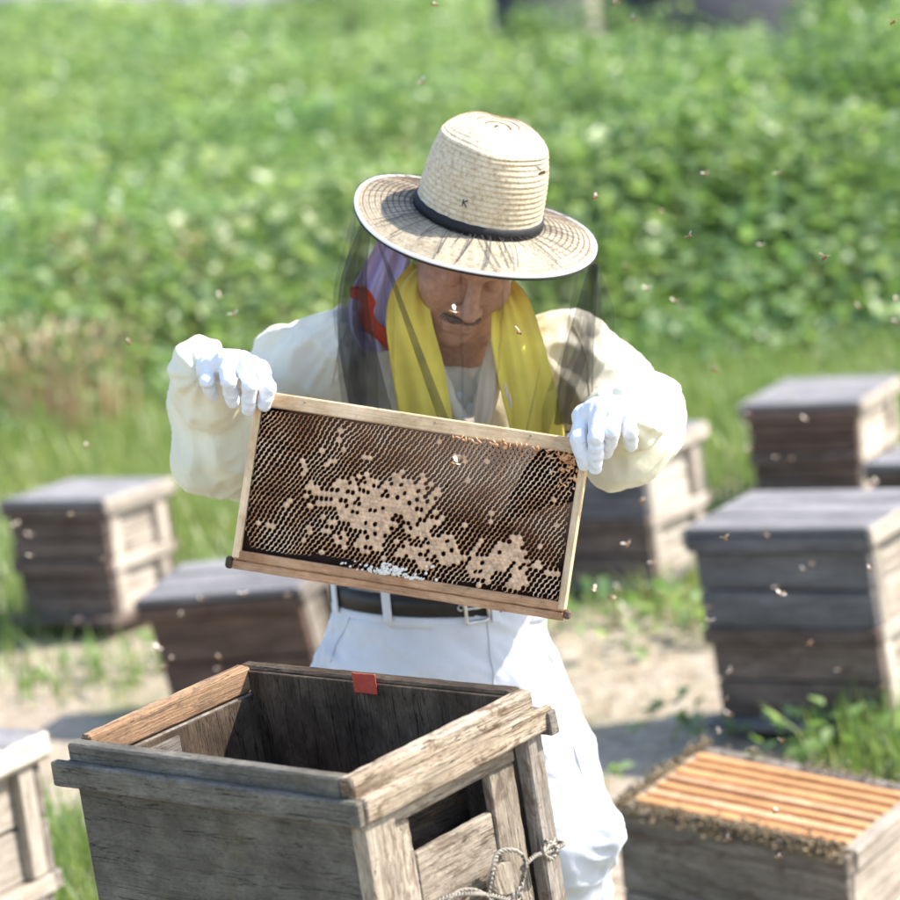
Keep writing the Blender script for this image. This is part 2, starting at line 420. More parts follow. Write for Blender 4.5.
def dry_clump(px, py, n, hgt, spread, label, seed):
    p = atz(px, py, 0); x0, y0 = p[0], p[1]; z0 = float(ground_z(x0, y0))
    r = np.random.default_rng(seed); a = r.uniform(0, 2*np.pi, n); rr = np.sqrt(r.random(n))*spread
    x, y = np.cos(a)*rr, np.sin(a)*rr
    v, f = blades(x, y, hgt*r.uniform(.45, 1.0, n), .22, np.full((n, 1), .006), seed, np.zeros(n))
    # seed heads
    pos = np.stack([x, y, hgt*r.uniform(.55, 1.0, n)], -1)
    v2, f2 = leaf_cloud(pos, np.full(n, .07), .9, seed, .3)
    o = link('dry_grass_clump', np_mesh('dry_grass_clump', np.concatenate([v, v2]), np.concatenate([f, f2+len(v)])), MT['straw'])
    o.location = (x0, y0, z0)
    tag(o, label, 'dry grass', 'dry grass clumps at the field edge')
dry_clump(58, 436, 200, .44, .38, 'wide reddish tan clump of dry grass above the far left hive', 21)
dry_clump(4, 420, 70, .40, .22, 'dry grass clump at the left edge of the picture', 22)
dry_clump(112, 385, 70, .72, .2, 'tall pale dry grass stalks rising behind the reddish clump', 23)
dry_clump(222, 372, 45, .72, .16, 'thin pale dry stalks just left of the beekeeper\'s raised glove', 24)

def tube_np(pts, rads, seg=6):
    pts = np.asarray(pts, float); n = len(pts); V = []
    for i in range(n):
        t = pts[min(i+1, n-1)]-pts[max(i-1, 0)]; t = t/(np.linalg.norm(t)+1e-9)
        a = np.cross(t, [0, 0, 1.0]) if abs(t[2]) < .9 else np.cross(t, [1.0, 0, 0]); a /= np.linalg.norm(a); b = np.cross(t, a)
        ang = np.arange(seg)/seg*2*np.pi
        V.append(pts[i]+rads[i]*(np.cos(ang)[:, None]*a+np.sin(ang)[:, None]*b))
    V = np.concatenate(V); F = []
    for i in range(n-1):
        for j in range(seg):
            F.append((i*seg+j, i*seg+(j+1) % seg, (i+1)*seg+(j+1) % seg, (i+1)*seg+j))
    F.append(tuple([0, 0, 0, 0])) if False else None
    return V, np.array(F)
def shrub(px, y, hgt, wid, label, seed, n=1500, mat='leaf_dark'):
    p = at(px, 300, y); x0 = p[0]; z0 = float(ground_z(x0, y)); r = np.random.default_rng(seed)
    e = empty('leafy_shrub', (x0, y, z0)); tag(e, label, 'shrub', 'leafy shrubs in the field')
    nc = 9; cc = np.stack([r.normal(0, wid*.3, nc), r.normal(0, wid*.3, nc), hgt*r.uniform(.3, .82, nc)], -1); cr = wid*r.uniform(.2, .36, nc)
    k = r.integers(0, nc, n); d = r.normal(size=(n, 3)); d /= np.linalg.norm(d, axis=1)[:, None]
    pos = cc[k]+d*(cr[k]*r.random(n)**.4)[:, None]; pos[:, 2] = np.clip(pos[:, 2], .05, None)
    v, f = leaf_cloud(pos, r.uniform(.06, .13, n), .1, seed, .7)
    link('crown', np_mesh('crown', v, f), MT[mat], e)
    V = []; Fq = []; b = 0
    for i in range(nc):
        v, f = tube_np([(0, 0, -.03), cc[i]*np.array([.4, .4, .5]), cc[i]], [.016, .01, .005], 5); V.append(v); Fq.append(f+b); b += len(v)
    link('stem', np_mesh('stem', np.concatenate(V), np.concatenate(Fq)), MT['bark'], e)
for a in ((640, 15.5, 1.0, .9, 'mid green shrub just right of the beekeeper\'s veil', 31),
          (700, 17.5, 1.15, 1.2, 'leafy shrub above the half-hidden hive, right of the veil', 32),
          (760, 15.0, 1.05, 1.0, 'low dark green shrub above the back right hive', 33),
          (838, 18.0, 1.45, 1.3, 'tall shrub above the back right hive', 34),
          (872, 15.5, 1.3, 1.1, 'dense shrub at the right edge above the back right hive', 35),
          (893, 21.0, 1.9, 1.6, 'tallest shrub, in the upper right corner', 36),
          (835, 25.0, 1.7, 1.6, 'far shrub at upper right, right of the dark shed', 37),
          (600, 22.0, 1.1, 1.1, 'far shrub above the right side of the hat brim', 38),
          (375, 46.0, 2.1, 2.0, 'far dark shrub at the top edge left of the hat', 39),
          (590, 40.0, 1.5, 1.6, 'far pale shrub at the top edge right of the hat', 40)):
    shrub(*a)

# far road with low wall, and the dark shed behind the field
def box_np(c, s):
    c = np.array(c, float); s = np.array(s, float)/2
    v = np.array([[sx, sy, sz] for sz in (-1, 1) for sy in (-1, 1) for sx in (-1, 1)])*s+c
    f = np.array([[0, 2, 3, 1], [4, 5, 7, 6], [0, 1, 5, 4], [2, 6, 7, 3], [0, 4, 6, 2], [1, 3, 7, 5]])
    return v, f
def make_far():
    a = at(-60, 0, 70); b = at(330, 9, 66)
    dx, dy = b[0]-a[0], b[1]-a[1]; L = math.hypot(dx, dy); u = np.array([dx/L, dy/L]); nrm = np.array([-u[1], u[0]])
    v = []
    for t in np.linspace(-60, L-2.0, 40):
        q = np.array([a[0], a[1]])+u*t; z = a[2]+(b[2]-a[2])*t/L
        for s, dz in ((-.2, -3), (0, 0), (5.0, .05), (5.2, -3)): v.append((q[0]+nrm[0]*s, q[1]+nrm[1]*s, z+dz))
    f = [(i*4+j, i*4+j+1, i*4+j+5, i*4+j+4) for i in range(39) for j in range(3)]
    tag(link('road', np_mesh('road', v, f), MT['concrete']), kind='structure')
    # shed
    p = at(705, -8, 54)
    e = empty('field_shed', (p[0], p[1], p[2]-2.2)); tag(e, 'dark low shed beyond the field at the top right', 'shed')
    for nm, c, s in (('wall', (0, 0, 1.4), (3.6, 2.6, 2.8)),): v, f = box_np(c, s); link(nm, np_mesh(nm, v, f), MT['shed'], e)
    v = [(-2.1, -1.6, 2.8), (2.1, -1.6, 2.8), (2.1, 1.6, 3.2), (-2.1, 1.6, 3.2), (-2.1, -1.6, 2.9), (2.1, -1.6, 2.9), (2.1, 1.6, 3.3), (-2.1, 1.6, 3.3)]
    link('roof', np_mesh('roof', v, [(3, 2, 1, 0), (4, 5, 6, 7), (0, 1, 5, 4), (1, 2, 6, 5), (2, 3, 7, 6), (3, 0, 4, 7)]), MT['shed'], e)
    p = at(538, -8, 50)
    e = empty('water_tank_hut', (p[0], p[1], p[2]-2.0)); tag(e, 'small blue grey hut beyond the field above the hat', 'hut')
    v, f = box_np((0, 0, 1.2), (1.5, 1.5, 2.4)); link('wall', np_mesh('wall', v, f), MT['shed'], e)
    v, f = box_np((0, 0, 2.46), (1.8, 1.8, .1)); link('roof', np_mesh('roof', v, f), MT['shed'], e)
    # wooded edge far behind
    n = 26000; x = rng.uniform(-75, 75, n); y = rng.uniform(118, 135, n)
    h = (4.5+2.2*fbm(np.stack([x*.12, y*.1, x*0], -1), 3))*rng.random(n)**.6
    v, f = leaf_cloud(np.stack([x, y, ground_z(x, y)+h], -1), rng.uniform(.5, .9, n), .1, 77)
    tag(link('far_woodland', np_mesh('far_woodland', v, f), MT['leaf_dark']), 'far dark band of trees beyond the field', 'woodland', kind='stuff')
make_far()

# ------------------------------------------------------------------ hives
def plank(parent, name, c, s, mat, bev=.003, jit=.0012, rough=0.0):
    """a chamfered, slightly uneven board; its longest side runs along its own X so that the grain follows it"""
    s = list(s); ax = int(np.argmax(s)); perm = {0: (0, 1, 2), 1: (1, 2, 0), 2: (2, 0, 1)}[ax]
    d = [s[p] for p in perm]
    bm = bmesh.new(); bmesh.ops.create_cube(bm, size=1.0)
    for v in bm.verts:
        v.co = Vector((v.co.x*d[0], v.co.y*d[1], v.co.z*d[2]))+Vector([random.uniform(-jit, jit) for _ in range(3)])
    bmesh.ops.bevel(bm, geom=bm.edges[:], offset=min(bev, min(d)*.3), segments=1, affect='EDGES')
    if rough:
        ed = [q for q in bm.edges if abs(q.verts[0].co.x-q.verts[1].co.x) > d[0]*.7]
        bmesh.ops.subdivide_edges(bm, edges=ed, cuts=int(min(46, max(6, d[0]/.011))), use_grid_fill=False)
        P_ = np.array([v.co[:] for v in bm.verts]); off = random.uniform(0, 50)
        N_ = np.stack([noise3(P_*np.array([90, 60, 60])+off+k*7.7) for k in range(3)], -1)*np.array([.3, 1, 1])+.6*np.stack([noise3(P_*320+off+k*3.1) for k in range(3)], -1)
        for v, q in zip(bm.verts, N_): v.co += Vector(q*rough)
    me = bpy.data.meshes.new(name); bm.to_mesh(me); bm.free()
    o = link(name, me, mat, parent); o.location = c
    R = Matrix(((0,)*3,)*3)
    for k, p in enumerate(perm): R[p][k] = 1.0
    o.rotation_euler = R.to_euler()
    return o

def hive_axes(yaw, ta, tb):
    """columns: right along the long front, back along the short side, up"""
    cz, sz = math.cos(yaw), math.sin(yaw); ca, sa = math.cos(ta), math.sin(ta); cb, sb = math.cos(tb), math.sin(tb)
    m = np.array([[cz, -sz, 0], [sz, cz, 0], [0, 0, 1]]) @ np.array([[1, 0, 0], [0, ca, -sa], [0, sa, ca]]) @ np.array([[cb, 0, sb], [0, 1, 0], [-sb, 0, cb]])
    return np.stack([-m[:, 0], -m[:, 1], m[:, 2]], 1)

def box_body(e, a, b, z0, z1, t, mf, ms, mo, band=True, mband=None, np_=2):
    """one storey: long boards front and back, short sides with corner posts and a set-back panel, a rim batten on top"""
    h = z1-z0; bt = .034 if band else 0
    zt = z1-bt
    for k in range(np_):
        q0 = z0+(zt-z0)*k/np_; q1 = z0+(zt-z0)*(k+1)/np_-.006
        plank(e, 'plank', (0, -b/2+t/2+random.uniform(-.001, .001), (q0+q1)/2), (a-.004, t, q1-q0), mf)
        plank(e, 'plank', (0, b/2-t/2, (q0+q1)/2), (a-.004, t, q1-q0), mf)
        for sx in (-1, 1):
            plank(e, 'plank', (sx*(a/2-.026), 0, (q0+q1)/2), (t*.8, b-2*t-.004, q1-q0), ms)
    for sx in (-1, 1):
        for sy in (-1, 1):
            plank(e, 'post', (sx*(a/2-.0085), sy*(b/2-t-.024), (z0+zt)/2), (.021, .042, zt-z0-.002), mo)
    if band:
        for sy in (-1, 1): plank(e, 'batten', (0, sy*(b/2+.002), z1-bt/2), (a+.016, t+.010, bt), mband or mf)
        for sx in (-1, 1): plank(e, 'batten', (sx*(a/2-.004), 0, z1-bt/2), (t+.010, b-.016, bt-.001), mo)

def make_hive(label, near, yaw, ta, tb, a, b, h, storeys=2, mats=None, lid=True, group='weathered hives standing in the apiary', nlid=3):
    """near = world position of the near top corner (right end of the front)"""
    A = hive_axes(yaw, ta, tb)
    base = near - A[:, 0]*a/2 + A[:, 1]*b/2 - A[:, 2]*h
    e = empty('beehive', base, A.tolist()); tag(e, label, 'beehive', group)
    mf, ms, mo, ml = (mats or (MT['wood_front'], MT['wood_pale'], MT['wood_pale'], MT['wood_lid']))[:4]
    t = .022; ai, bi = a-.018, b-.016
    lt = .018 if lid else 0
    # floor board and feet
    plank(e, 'floor_board', (0, -.01, .05), (ai+.03, bi+.05, .02), mf)
    for sx in (-1, 1): plank(e, 'foot', (sx*(ai/2-.05), 0, .015), (.05, bi, .05), mf)
    z = .06; top = h-lt; hs = (top-z)/storeys
    for k in range(storeys):
        box_body(e, ai-(.012 if k < storeys-1 else 0), bi-(.012 if k < storeys-1 else 0), z+k*hs, z+(k+1)*hs-.001, t, mf if k == storeys-1 else (mats[4] if mats and len(mats) > 4 else mf), ms, mo, True)
    if lid:
        w_ = (b+.01)/nlid
        for k in range(nlid):
            plank(e, 'lid_board', (0, -b/2-.004+w_*(k+.5), h-lt/2+.001+random.uniform(0, .003)), (a+.006, w_-.004, lt), ml)
        for sx in (-1, 1): plank(e, 'lid_batten', (sx*(a/2+.007), 0, h-.022), (.012, b+.006, .042), mo)
    return e, A, base
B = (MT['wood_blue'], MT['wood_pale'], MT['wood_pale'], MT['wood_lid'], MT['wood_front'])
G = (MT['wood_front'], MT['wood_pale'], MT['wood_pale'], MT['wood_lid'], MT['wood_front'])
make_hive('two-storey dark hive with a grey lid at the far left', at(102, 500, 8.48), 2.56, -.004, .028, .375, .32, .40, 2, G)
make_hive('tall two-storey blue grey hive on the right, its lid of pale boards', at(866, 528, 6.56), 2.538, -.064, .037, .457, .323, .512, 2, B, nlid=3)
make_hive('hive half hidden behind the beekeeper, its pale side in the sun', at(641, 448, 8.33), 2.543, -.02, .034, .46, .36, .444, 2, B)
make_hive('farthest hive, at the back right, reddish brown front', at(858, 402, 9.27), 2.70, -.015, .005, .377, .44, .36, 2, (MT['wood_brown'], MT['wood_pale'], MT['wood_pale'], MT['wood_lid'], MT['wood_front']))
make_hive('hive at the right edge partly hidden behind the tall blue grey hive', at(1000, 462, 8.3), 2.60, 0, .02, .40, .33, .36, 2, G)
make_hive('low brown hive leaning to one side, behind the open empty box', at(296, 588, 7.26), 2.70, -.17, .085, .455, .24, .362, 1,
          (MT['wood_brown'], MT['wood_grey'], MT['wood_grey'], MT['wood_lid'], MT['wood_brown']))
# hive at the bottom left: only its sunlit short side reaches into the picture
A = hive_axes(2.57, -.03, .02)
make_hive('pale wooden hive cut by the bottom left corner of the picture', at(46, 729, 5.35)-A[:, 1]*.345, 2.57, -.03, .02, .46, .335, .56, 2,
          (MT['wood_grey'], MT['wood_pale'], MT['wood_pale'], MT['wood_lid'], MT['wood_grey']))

# ---- open hive full of frames, bottom right
def ico(n=1):
    bm = bmesh.new(); bmesh.ops.create_icosphere(bm, subdivisions=n, radius=1.0)
    v = np.array([x.co[:] for x in bm.verts]); f = np.array([[q.index for q in p.verts] for p in bm.faces]); bm.free(); return v, f
def open_hive():
    a, b, h = .475, .30, .30
    A = hive_axes(2.488, -.115, -.09); near = at(846, 855, 5.13)
    base = near-A[:, 0]*a/2+A[:, 1]*b/2-A[:, 2]*h
    e = empty('open_beehive', base, A.tolist())
    tag(e, 'open low hive with orange top bars, at the bottom right', 'beehive', 'weathered hives standing in the apiary')
    t = .022; mf, ms = MT['wood_grey'], MT['wood_pale']
    plank(e, 'floor_board', (0, 0, -.01), (a, b, .02), mf)
    for sx in (-1, 1): plank(e, 'foot', (sx*.18, 0, -.075), (.05, b, .11), mf)
    zs = ((.0, .13), (.132, .255), (.257, h))
    for k, (q0, q1) in enumerate(zs):
        ex = .010 if k == 2 else 0
        plank(e, 'plank', (0, -b/2+t/2-ex/2, (q0+q1)/2), (a+ex, t+ex, q1-q0-.002), mf)
        plank(e, 'plank', (0, b/2-t/2+ex/2, (q0+q1)/2), (a+ex, t+ex, q1-q0-.002), mf)
        for sx in (-1, 1): plank(e, 'plank', (sx*(a/2-t/2-.001+ex/2), 0, (q0+q1)/2), (t+ex, b-2*t-.004, q1-q0-.002), ms)
    # frames hanging inside: each a thing of its own
    n = 7; pitch = (b-2*t-.012)/n
    for k in range(n):
        y = -b/2+t+.008+pitch*(k+.5)
        c = A @ np.array([0, y, h-.002])+base
        fr = empty('hanging_frame', c, A.tolist())
        tag(fr, ('nearest', 'second nearest', 'third nearest', 'middle', 'third farthest', 'second farthest', 'farthest')[k]+' of the orange-topped wooden frames hanging in the open hive', 'hive frame', 'frames hanging in the open hive')
        plank(fr, 'top_bar', (random.uniform(-.002, .002), 0, -.002), (a-.035, pitch*random.uniform(.60, .70), .016), random.choice((MT['wood_bar'], MT['wood_bottom'])), .0015, .0012, .0006)
        for sx in (-1, 1):
            plank(fr, 'side_bar', (sx*(a/2-.045), 0, -.115), (.01, pitch*.6, .20), MT['wood_bar'], .0015)
        plank(fr, 'bottom_bar', (0, 0, -.222), (a-.09, pitch*.5, .012), MT['wood_bar'], .0015)
        plank(fr, 'comb', (0, 0, -.112), (a-.105, pitch*.55, .20), MT['cellpit'], .003)
    # bees crowding on the rim
    v0, f0 = ico(1); V = []; F = []; bse = 0
    def put(x, y, z, n_):
        nonlocal bse
        for _ in range(n_):
            p = np.array([x+random.gauss(0, .005), y+random.gauss(0, .008), z+abs(random.gauss(0, .009))])
            az = random.uniform(0, 2*math.pi); c, s = math.cos(az), math.sin(az); L = random.uniform(.005, .0072)
            q = v0*np.array([L, L*.42, L*.4]); q = q @ np.array([[c, s, 0], [-s, c, 0], [0, 0, 1]])
            V.append(q+p); F.append(f0+bse); bse += len(v0)
    for k in range(190): put(random.uniform(-a/2, a/2), -b/2+.004, h+.001, 4)
    for k in range(110): put(-a/2+.006, random.uniform(-b/2, b/2), h+.003, 4)
    for k in range(30): put(random.uniform(-a/2, a/2), b/2-.008, h+.002, 3)
    for k in range(100): put(random.uniform(-a/2, a/2), -b/2-.010, h-.008, 3)
    W = np.concatenate(V) @ A.T + base
    o = link('bee_cluster', np_mesh('bee_cluster', W, np.concatenate(F), True), MT['bee_mass'])
    tag(o, 'crowd of brown honeybees on the rim of the open hive', 'bees', kind='stuff')
MT['spacer'] = plain('dull_tin', (.40, .37, .36), .8, .2, 60)
MT['bee_mass'] = leafmat('crowded_bees', (.07, .045, .022), (.16, .11, .055), (.30, .22, .12), 0.0)
open_hive()

# ---- the big open box in front
def front_box():
    a, b, t = .486, .332, .022
    A = hive_axes(2.414, -.072, .0136); O = at(352, 781, 3.35)
    zb = -.52
    base = O+A[:, 0]*(-a/2)+A[:, 1]*(b/2)+A[:, 2]*zb
    e = empty('empty_hive_box', base, A.tolist())
    tag(e, 'large empty grey hive box standing open in the foreground, wire on its side', 'hive box')
    def pk(name, x0, x1, y0, y1, z0, z1, mat, bev=.002, jit=.0010, par=None, rough=.0006):
        return plank(par or e, name, ((x0+x1)/2+a/2, (y0+y1)/2-b/2, (z0+z1)/2-zb), (x1-x0, y1-y0, z1-z0), mat, bev, jit, rough)
    g = .001; wm, wr, wp = MT['wood_moss'], MT['wood_rim'], MT['wood_panel']
    # rim strip
    pk('rim_strip', -a, -t-g, .0008, t, -.054, 0, wm, .0025, .0012)
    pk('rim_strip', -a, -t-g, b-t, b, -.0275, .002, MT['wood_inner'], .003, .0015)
    pk('rim_strip', -t, 0, 0, b-.004, -.054, .001, wr, .0025, .0012)
    pk('rim_strip', -a+.001, -a+t, t+g, b-t-g, -.031, .003, MT['wood_raw'], .003, .002)
    # ledge
    pk('ledge_batten', -a-.018, .0125, -.014, .0005, -.053, -.022, wm, .0025, .0012)
    pk('ledge_batten', -a-.018, .016, b-.001, b+.016, -.058, -.028, MT['wood_grey'])
    pk('ledge_batten', 0.0005, .013, .0015, b+.014, -.052, -.022, wr, .0025, .0012)
    pk('ledge_batten', -a-.017, -a-.0005, .0015, b-.002, -.058, -.028, MT['wood_grey'])
    # walls: front is two wide boards
    pk('front_board', -a+.003, -.002, .004, t, -.262, -.0545, wm, .003, .001)
    pk('front_board', -a+.003, -.002, .004, t, zb, -.2645, wm, .003, .001)
    pk('back_board', -a+.003, -.002, b-t, b-.002, zb, -.0595, MT['wood_grey'])
    pk('side_board', -a+.002, -a+t, t+g, b-t-g, zb, -.033, MT['wood_grey'])
    # dark lining
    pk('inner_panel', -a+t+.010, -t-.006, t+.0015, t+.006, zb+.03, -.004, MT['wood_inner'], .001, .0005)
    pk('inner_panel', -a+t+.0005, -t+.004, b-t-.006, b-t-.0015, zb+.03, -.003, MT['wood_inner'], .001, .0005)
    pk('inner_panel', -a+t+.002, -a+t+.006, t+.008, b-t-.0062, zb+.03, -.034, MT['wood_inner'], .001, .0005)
    pk('rabbet_panel', -a+t+.006, -a+t+.010, .03, .16, -.13, -.042, MT['wood_grey'], .001, .0005)
    pk('floor_board', -a+.003, -.003, .003, b-.003, zb-.02, zb-.001, MT['wood_grey'])
    # right side: posts, set-back panel around the hand hole
    pk('post', -.02, .004, .0015, .057, zb, -.0525, wp, .003, .0012)
    pk('post', -.02, .002, .300, .332, zb, -.0525, MT['wood_grey'], .003, .0012)
    x0, x1 = -.024, -.012
    pk('panel_rail', x0, x1+.003, .058, .288, -.078, -.0525, wp, .002)
    pk('panel_stile', x0, x1, .058, .0945, -.260, -.079, wp, .002)
    pk('panel_stile', x0, x1, .2385, .288, -.260, -.079, wp, .002)
    pk('panel', x0, x1-.001, .0955, .2375, -.260, -.1245, wp, .002)
    pk('panel', x0, x1, .058, .288, zb, -.2615, wp, .002)
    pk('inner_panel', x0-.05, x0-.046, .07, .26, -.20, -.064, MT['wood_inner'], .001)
    # stand
    for sx in (-a+.06, -.06):
        for sy in (.05, b-.05):
            pk('stand_leg', sx-.02, sx+.02, sy-.02, sy+.02, zb-.40, zb-.021, MT['wood_grey'])
    # red tag on the far wall
    pk('red_tag', -.274, -.234, b-t-.0085, b-t-.0065, -.016, .010, MT['plate'], .0005, .0004)
    # wooden roundels and twisted wire tied round the far post
    def L(x, y, z): return np.array([x+a/2, y-.012-b/2, z-.026-zb])
    def roundel(y, z, r, tilt, nm='wooden_roundel'):
        bm = bmesh.new(); bmesh.ops.create_cone(bm, segments=20, radius1=r, radius2=r*.93, depth=.012, cap_ends=True)
        bmesh.ops.bevel(bm, geom=[q for q in bm.edges if q.is_boundary is False and abs(q.verts[0].co.z-q.verts[1].co.z) < 1e-6], offset=.002, segments=1, affect='EDGES')
        for q in bm.verts: q.co.x *= .82; q.co += Vector((random.gauss(0, .0006), random.gauss(0, .0006), 0))
        me = bpy.data.meshes.new(nm); bm.to_mesh(me); bm.free()
        o = link(nm, me, wp, e); o.location = L(.010, y, z); o.rotation_euler = (tilt, rad(82), .2); return o
    roundel(.226, -.172, .026, .25); roundel(.145, -.205, .040, -.3)
    def wire(pts, r, twist=0.0, turns=10, nm='wire'):
        pts = np.array(pts); n = 90; tt = np.linspace(0, len(pts)-1, n); i = np.clip(tt.astype(int), 0, len(pts)-2); u = (tt-i)[:, None]
        P = lambda k: pts[np.clip(k, 0, len(pts)-1)]
        p0, p1, p2, p3 = P(i-1), P(i), P(i+1), P(i+2)
        c = .5*((2*p1)+(-p0+p2)*u+(2*p0-5*p1+4*p2-p3)*u**2+(-p0+3*p1-3*p2+p3)*u**3)
        V = []; F = []; bs = 0
        for s in ((0,) if not twist else (0, math.pi)):
            ph = np.linspace(0, turns*2*math.pi, n)+s
            q = c+np.stack([np.cos(ph)*twist, np.zeros(n), np.sin(ph)*twist], -1)
            v, f = tube_np(q, [r]*n, 6); V.append(v); F.append(f+bs); bs += len(v)
        return link(nm, np_mesh(nm, np.concatenate(V), np.concatenate(F), True), MT['wire'], e)
    ring = lambda y, z, ry, rz, x, m=14: [L(x+.004*math.sin(3*q), y+ry*math.cos(q), z+rz*math.sin(q)) for q in np.linspace(0, 2*math.pi, m)]
    wire(ring(.226, -.170, .034, .033, .016), .0016, .0020, 18)
    wire([L(.0, .10, -.16), L(.008, .13, -.158), L(.016, .16, -.165), L(.014, .19, -.178), L(.016, .22, -.196), L(.012, .235, -.215)], .0016, .0020, 18)
    wire([L(.014, .255, -.17), L(.012, .285, -.165), L(.010, .31, -.17), L(.008, .345, -.172), L(-.02, .348, -.175)], .0015, .0019, 16)
    wire(ring(.145, -.205, .050, .047, .012), .0013, .0016, 24)
    wire([L(.012, .22, -.20), L(.02, .235, -.192), L(.016, .245, -.205), L(.02, .228, -.212), L(.012, .22, -.198), L(.022, .24, -.188)], .0018, .0022, 9, 'wire_knot')
    wire([L(.010, .31, -.155), L(.013, .325, -.168), L(.010, .315, -.18), L(.013, .30, -.165), L(.010, .33, -.16)], .002, .0016, 6, 'wire_knot')
front_box()

# ------------------------------------------------------------------ comb frame in his hands
FTR, FTL = at(579, 441, 4.02), at(256, 388, 4.11)
FBR, FBL = at(577, 612, 3.985), at(236, 562, 4.07)
def comb_frame():
    X = (FTR+FBR-FTL-FBL)/2; Lx = np.linalg.norm(X); X = X/Lx
    D = (FBR+FBL-FTR-FTL)/2; D = D-X*(D@X); Hz = np.linalg.norm(D); Zu = -D/Hz
    Yb = np.cross(Zu, X)
    cen = (FTR+FTL+FBR+FBL)/4
    A = np.stack([X, Yb, Zu], 1)
    e = empty('honeycomb_frame', cen-Zu*Hz/2, A.tolist())
    tag(e, 'wooden frame of dark brood comb held up in both gloved hands', 'honeycomb frame')
    wf = MT['wood_frame']; hw = .013
    plank(e, 'top_bar', (0, 0, Hz-.010), (Lx+.016, .027, .020), wf, .0015, .0006)
    for sx in (-1, 1):
        plank(e, 'top_bar_lug', (sx*(Lx/2+.018), 0, Hz-.006), (.020, .024, .010), wf, .0015, .0004)
        plank(e, 'side_bar', (sx*(Lx/2-.005), 0, Hz/2-.009), (.010, .026, Hz-.024), wf, .0012, .0004)
    plank(e, 'bottom_bar', (0, 0, .007), (Lx-.001, .025, .013), MT['wood_bottom'], .0015, .0006, .0005)
    plank(e, 'bottom_bar', (0, .001, -.0055), (Lx-.002, .023, .0115), MT['wood_bottom'], .0015, .0006, .0005)
    plank(e, 'corner_block', (-Lx/2-.004, -.004, -.004), (.009, .016, .017), MT['wood_inner'], .0025, .0012)
    plank(e, 'corner_block', (Lx/2+.004, -.004, -.002), (.010, .015, .013), MT['wood_brown'], .003, .0015)
    for q in ((-.16, Hz-.006), (.02, Hz-.007), (.15, Hz-.005)):
        plank(e, 'nail', (q[0], -.0138, q[1]), (.003, .002, .003), MT['wire'], .0006, .0002)
    # string holes / nails on the side bars
    # cells
    pitch = .0068; Rr = pitch/math.sqrt(3); x0, x1, z0, z1 = -Lx/2+.010, Lx/2-.010, .014, Hz-.020
    yf = -.0095
    dy_ = 1.5*Rr; rows = int((z1-z0)/dy_); cols = int((x1-x0)/pitch)
    ang = np.array([30+60*k for k in range(6)])*math.pi/180    # pointy-top corners; edge k joins corner k and k+1, its normal at 60(k+1) deg
    cx = np.cos(ang); cz = np.sin(ang)
    V = []; T = []; MI = []
    def tri(pts, mi):
        b = len(V); V.extend(pts); MI.extend([mi]*(len(pts)-2)); T.extend([(b, b+i, b+i+1) for i in range(1, len(pts)-1)])
    r_ = random.Random(5)
    def field(u, v, x, z):
        m1 = math.exp(-((u-.40)/.19)**2-((v-.58)/.27)**2)
        m1 = max(m1, .85*math.exp(-((u-.84)/.11)**2-((v-.80)/.15)**2), .70*math.exp(-((u-.62)/.18)**2-((v-.83)/.14)**2))
        return m1
    NZ = lambda x, z, s: float(noise3(np.array([x*s, 3.3, z*s])))
    for j in range(rows):
        for i in range(cols):
            x = x0+pitch*(i+.5+(.5 if j % 2 else 0)); z = z0+Rr+dy_*j
            if x > x1-pitch*.4: continue
            u = (x-x0)/(x1-x0); v = 1-(z-z0)/(z1-z0)
            ragged = .012+.02*max(0, NZ(x, 1.0, 40))
            if v > .94+.05*NZ(x, 2.0, 30) and u < .36: continue
            if v > .965 and r_.random() < .5: continue
            if u < .006+.012*NZ(z, 4.0, 60): continue
            if u > .985+.015*NZ(z, 9.0, 50) and v > .3: continue
            wob = .0006*NZ(x, z, 90)
            bul = yf-.0030*NZ(x, z, 12)-.0012*NZ(x, z, 45)
            capp = field(u, v, x, z)+.50*NZ(x, z, 60)+.30*NZ(x, z, 150)
            capped = capp > .42 and r_.random() > .21
            if capped or r_.random() < .012:
                h = r_.uniform(.0004, .0030)
                ring = [(x+cx[k]*Rr*1.03, bul-.0008, z+cz[k]*Rr*1.03) for k in range(6)]
                ctr = (x+wob, bul-.0008-h, z)
                for k in range(6): tri([ring[k], ring[(k+1) % 6], ctr], 2)
                for k in range(6):
                    a_, b_ = ring[k], ring[(k+1) % 6]; tri([a_, (a_[0], a_[1]+.004, a_[2]), (b_[0], b_[1]+.004, b_[2]), b_], 2)
                continue
            ri = .74+.08*r_.random(); dep = .0085
            for k in range(6):
                kn = (k+1) % 6; low = .0034 if k in (0, 3) else 0.0
                oa = (x+cx[k]*Rr, bul+low, z+cz[k]*Rr); ob = (x+cx[kn]*Rr, bul+low, z+cz[kn]*Rr)
                ia = (x+cx[k]*Rr*ri, bul+low+.0002, z+cz[k]*Rr*ri); ib = (x+cx[kn]*Rr*ri, bul+low+.0002, z+cz[kn]*Rr*ri)
                ja = (ia[0], bul+dep, ia[2]); jb = (ib[0], bul+dep, ib[2])
                tri([oa, ob, ib, ia], 1 if low else 0)
                tri([ia, ib, jb, ja], 1)
    V = np.array(V); wp_ = np.stack([V[:, 0]*24, V[:, 0]*0, V[:, 2]*24], -1)
    V[:, 0] += .0034*noise3(wp_)+.0012*noise3(wp_*2.7+5); V[:, 2] += .0030*noise3(wp_+11)+.0012*noise3(wp_*2.7+8)
    V[:, 0] = np.clip(V[:, 0], x0, x1); V[:, 2] = np.clip(V[:, 2], z0, z1)
    o = link('comb', np_mesh('comb', V, np.array(T), False, MI), [MT['wax'], MT['cellpit'], MT['cap']], e)
    o['kind'] = 'stuff'
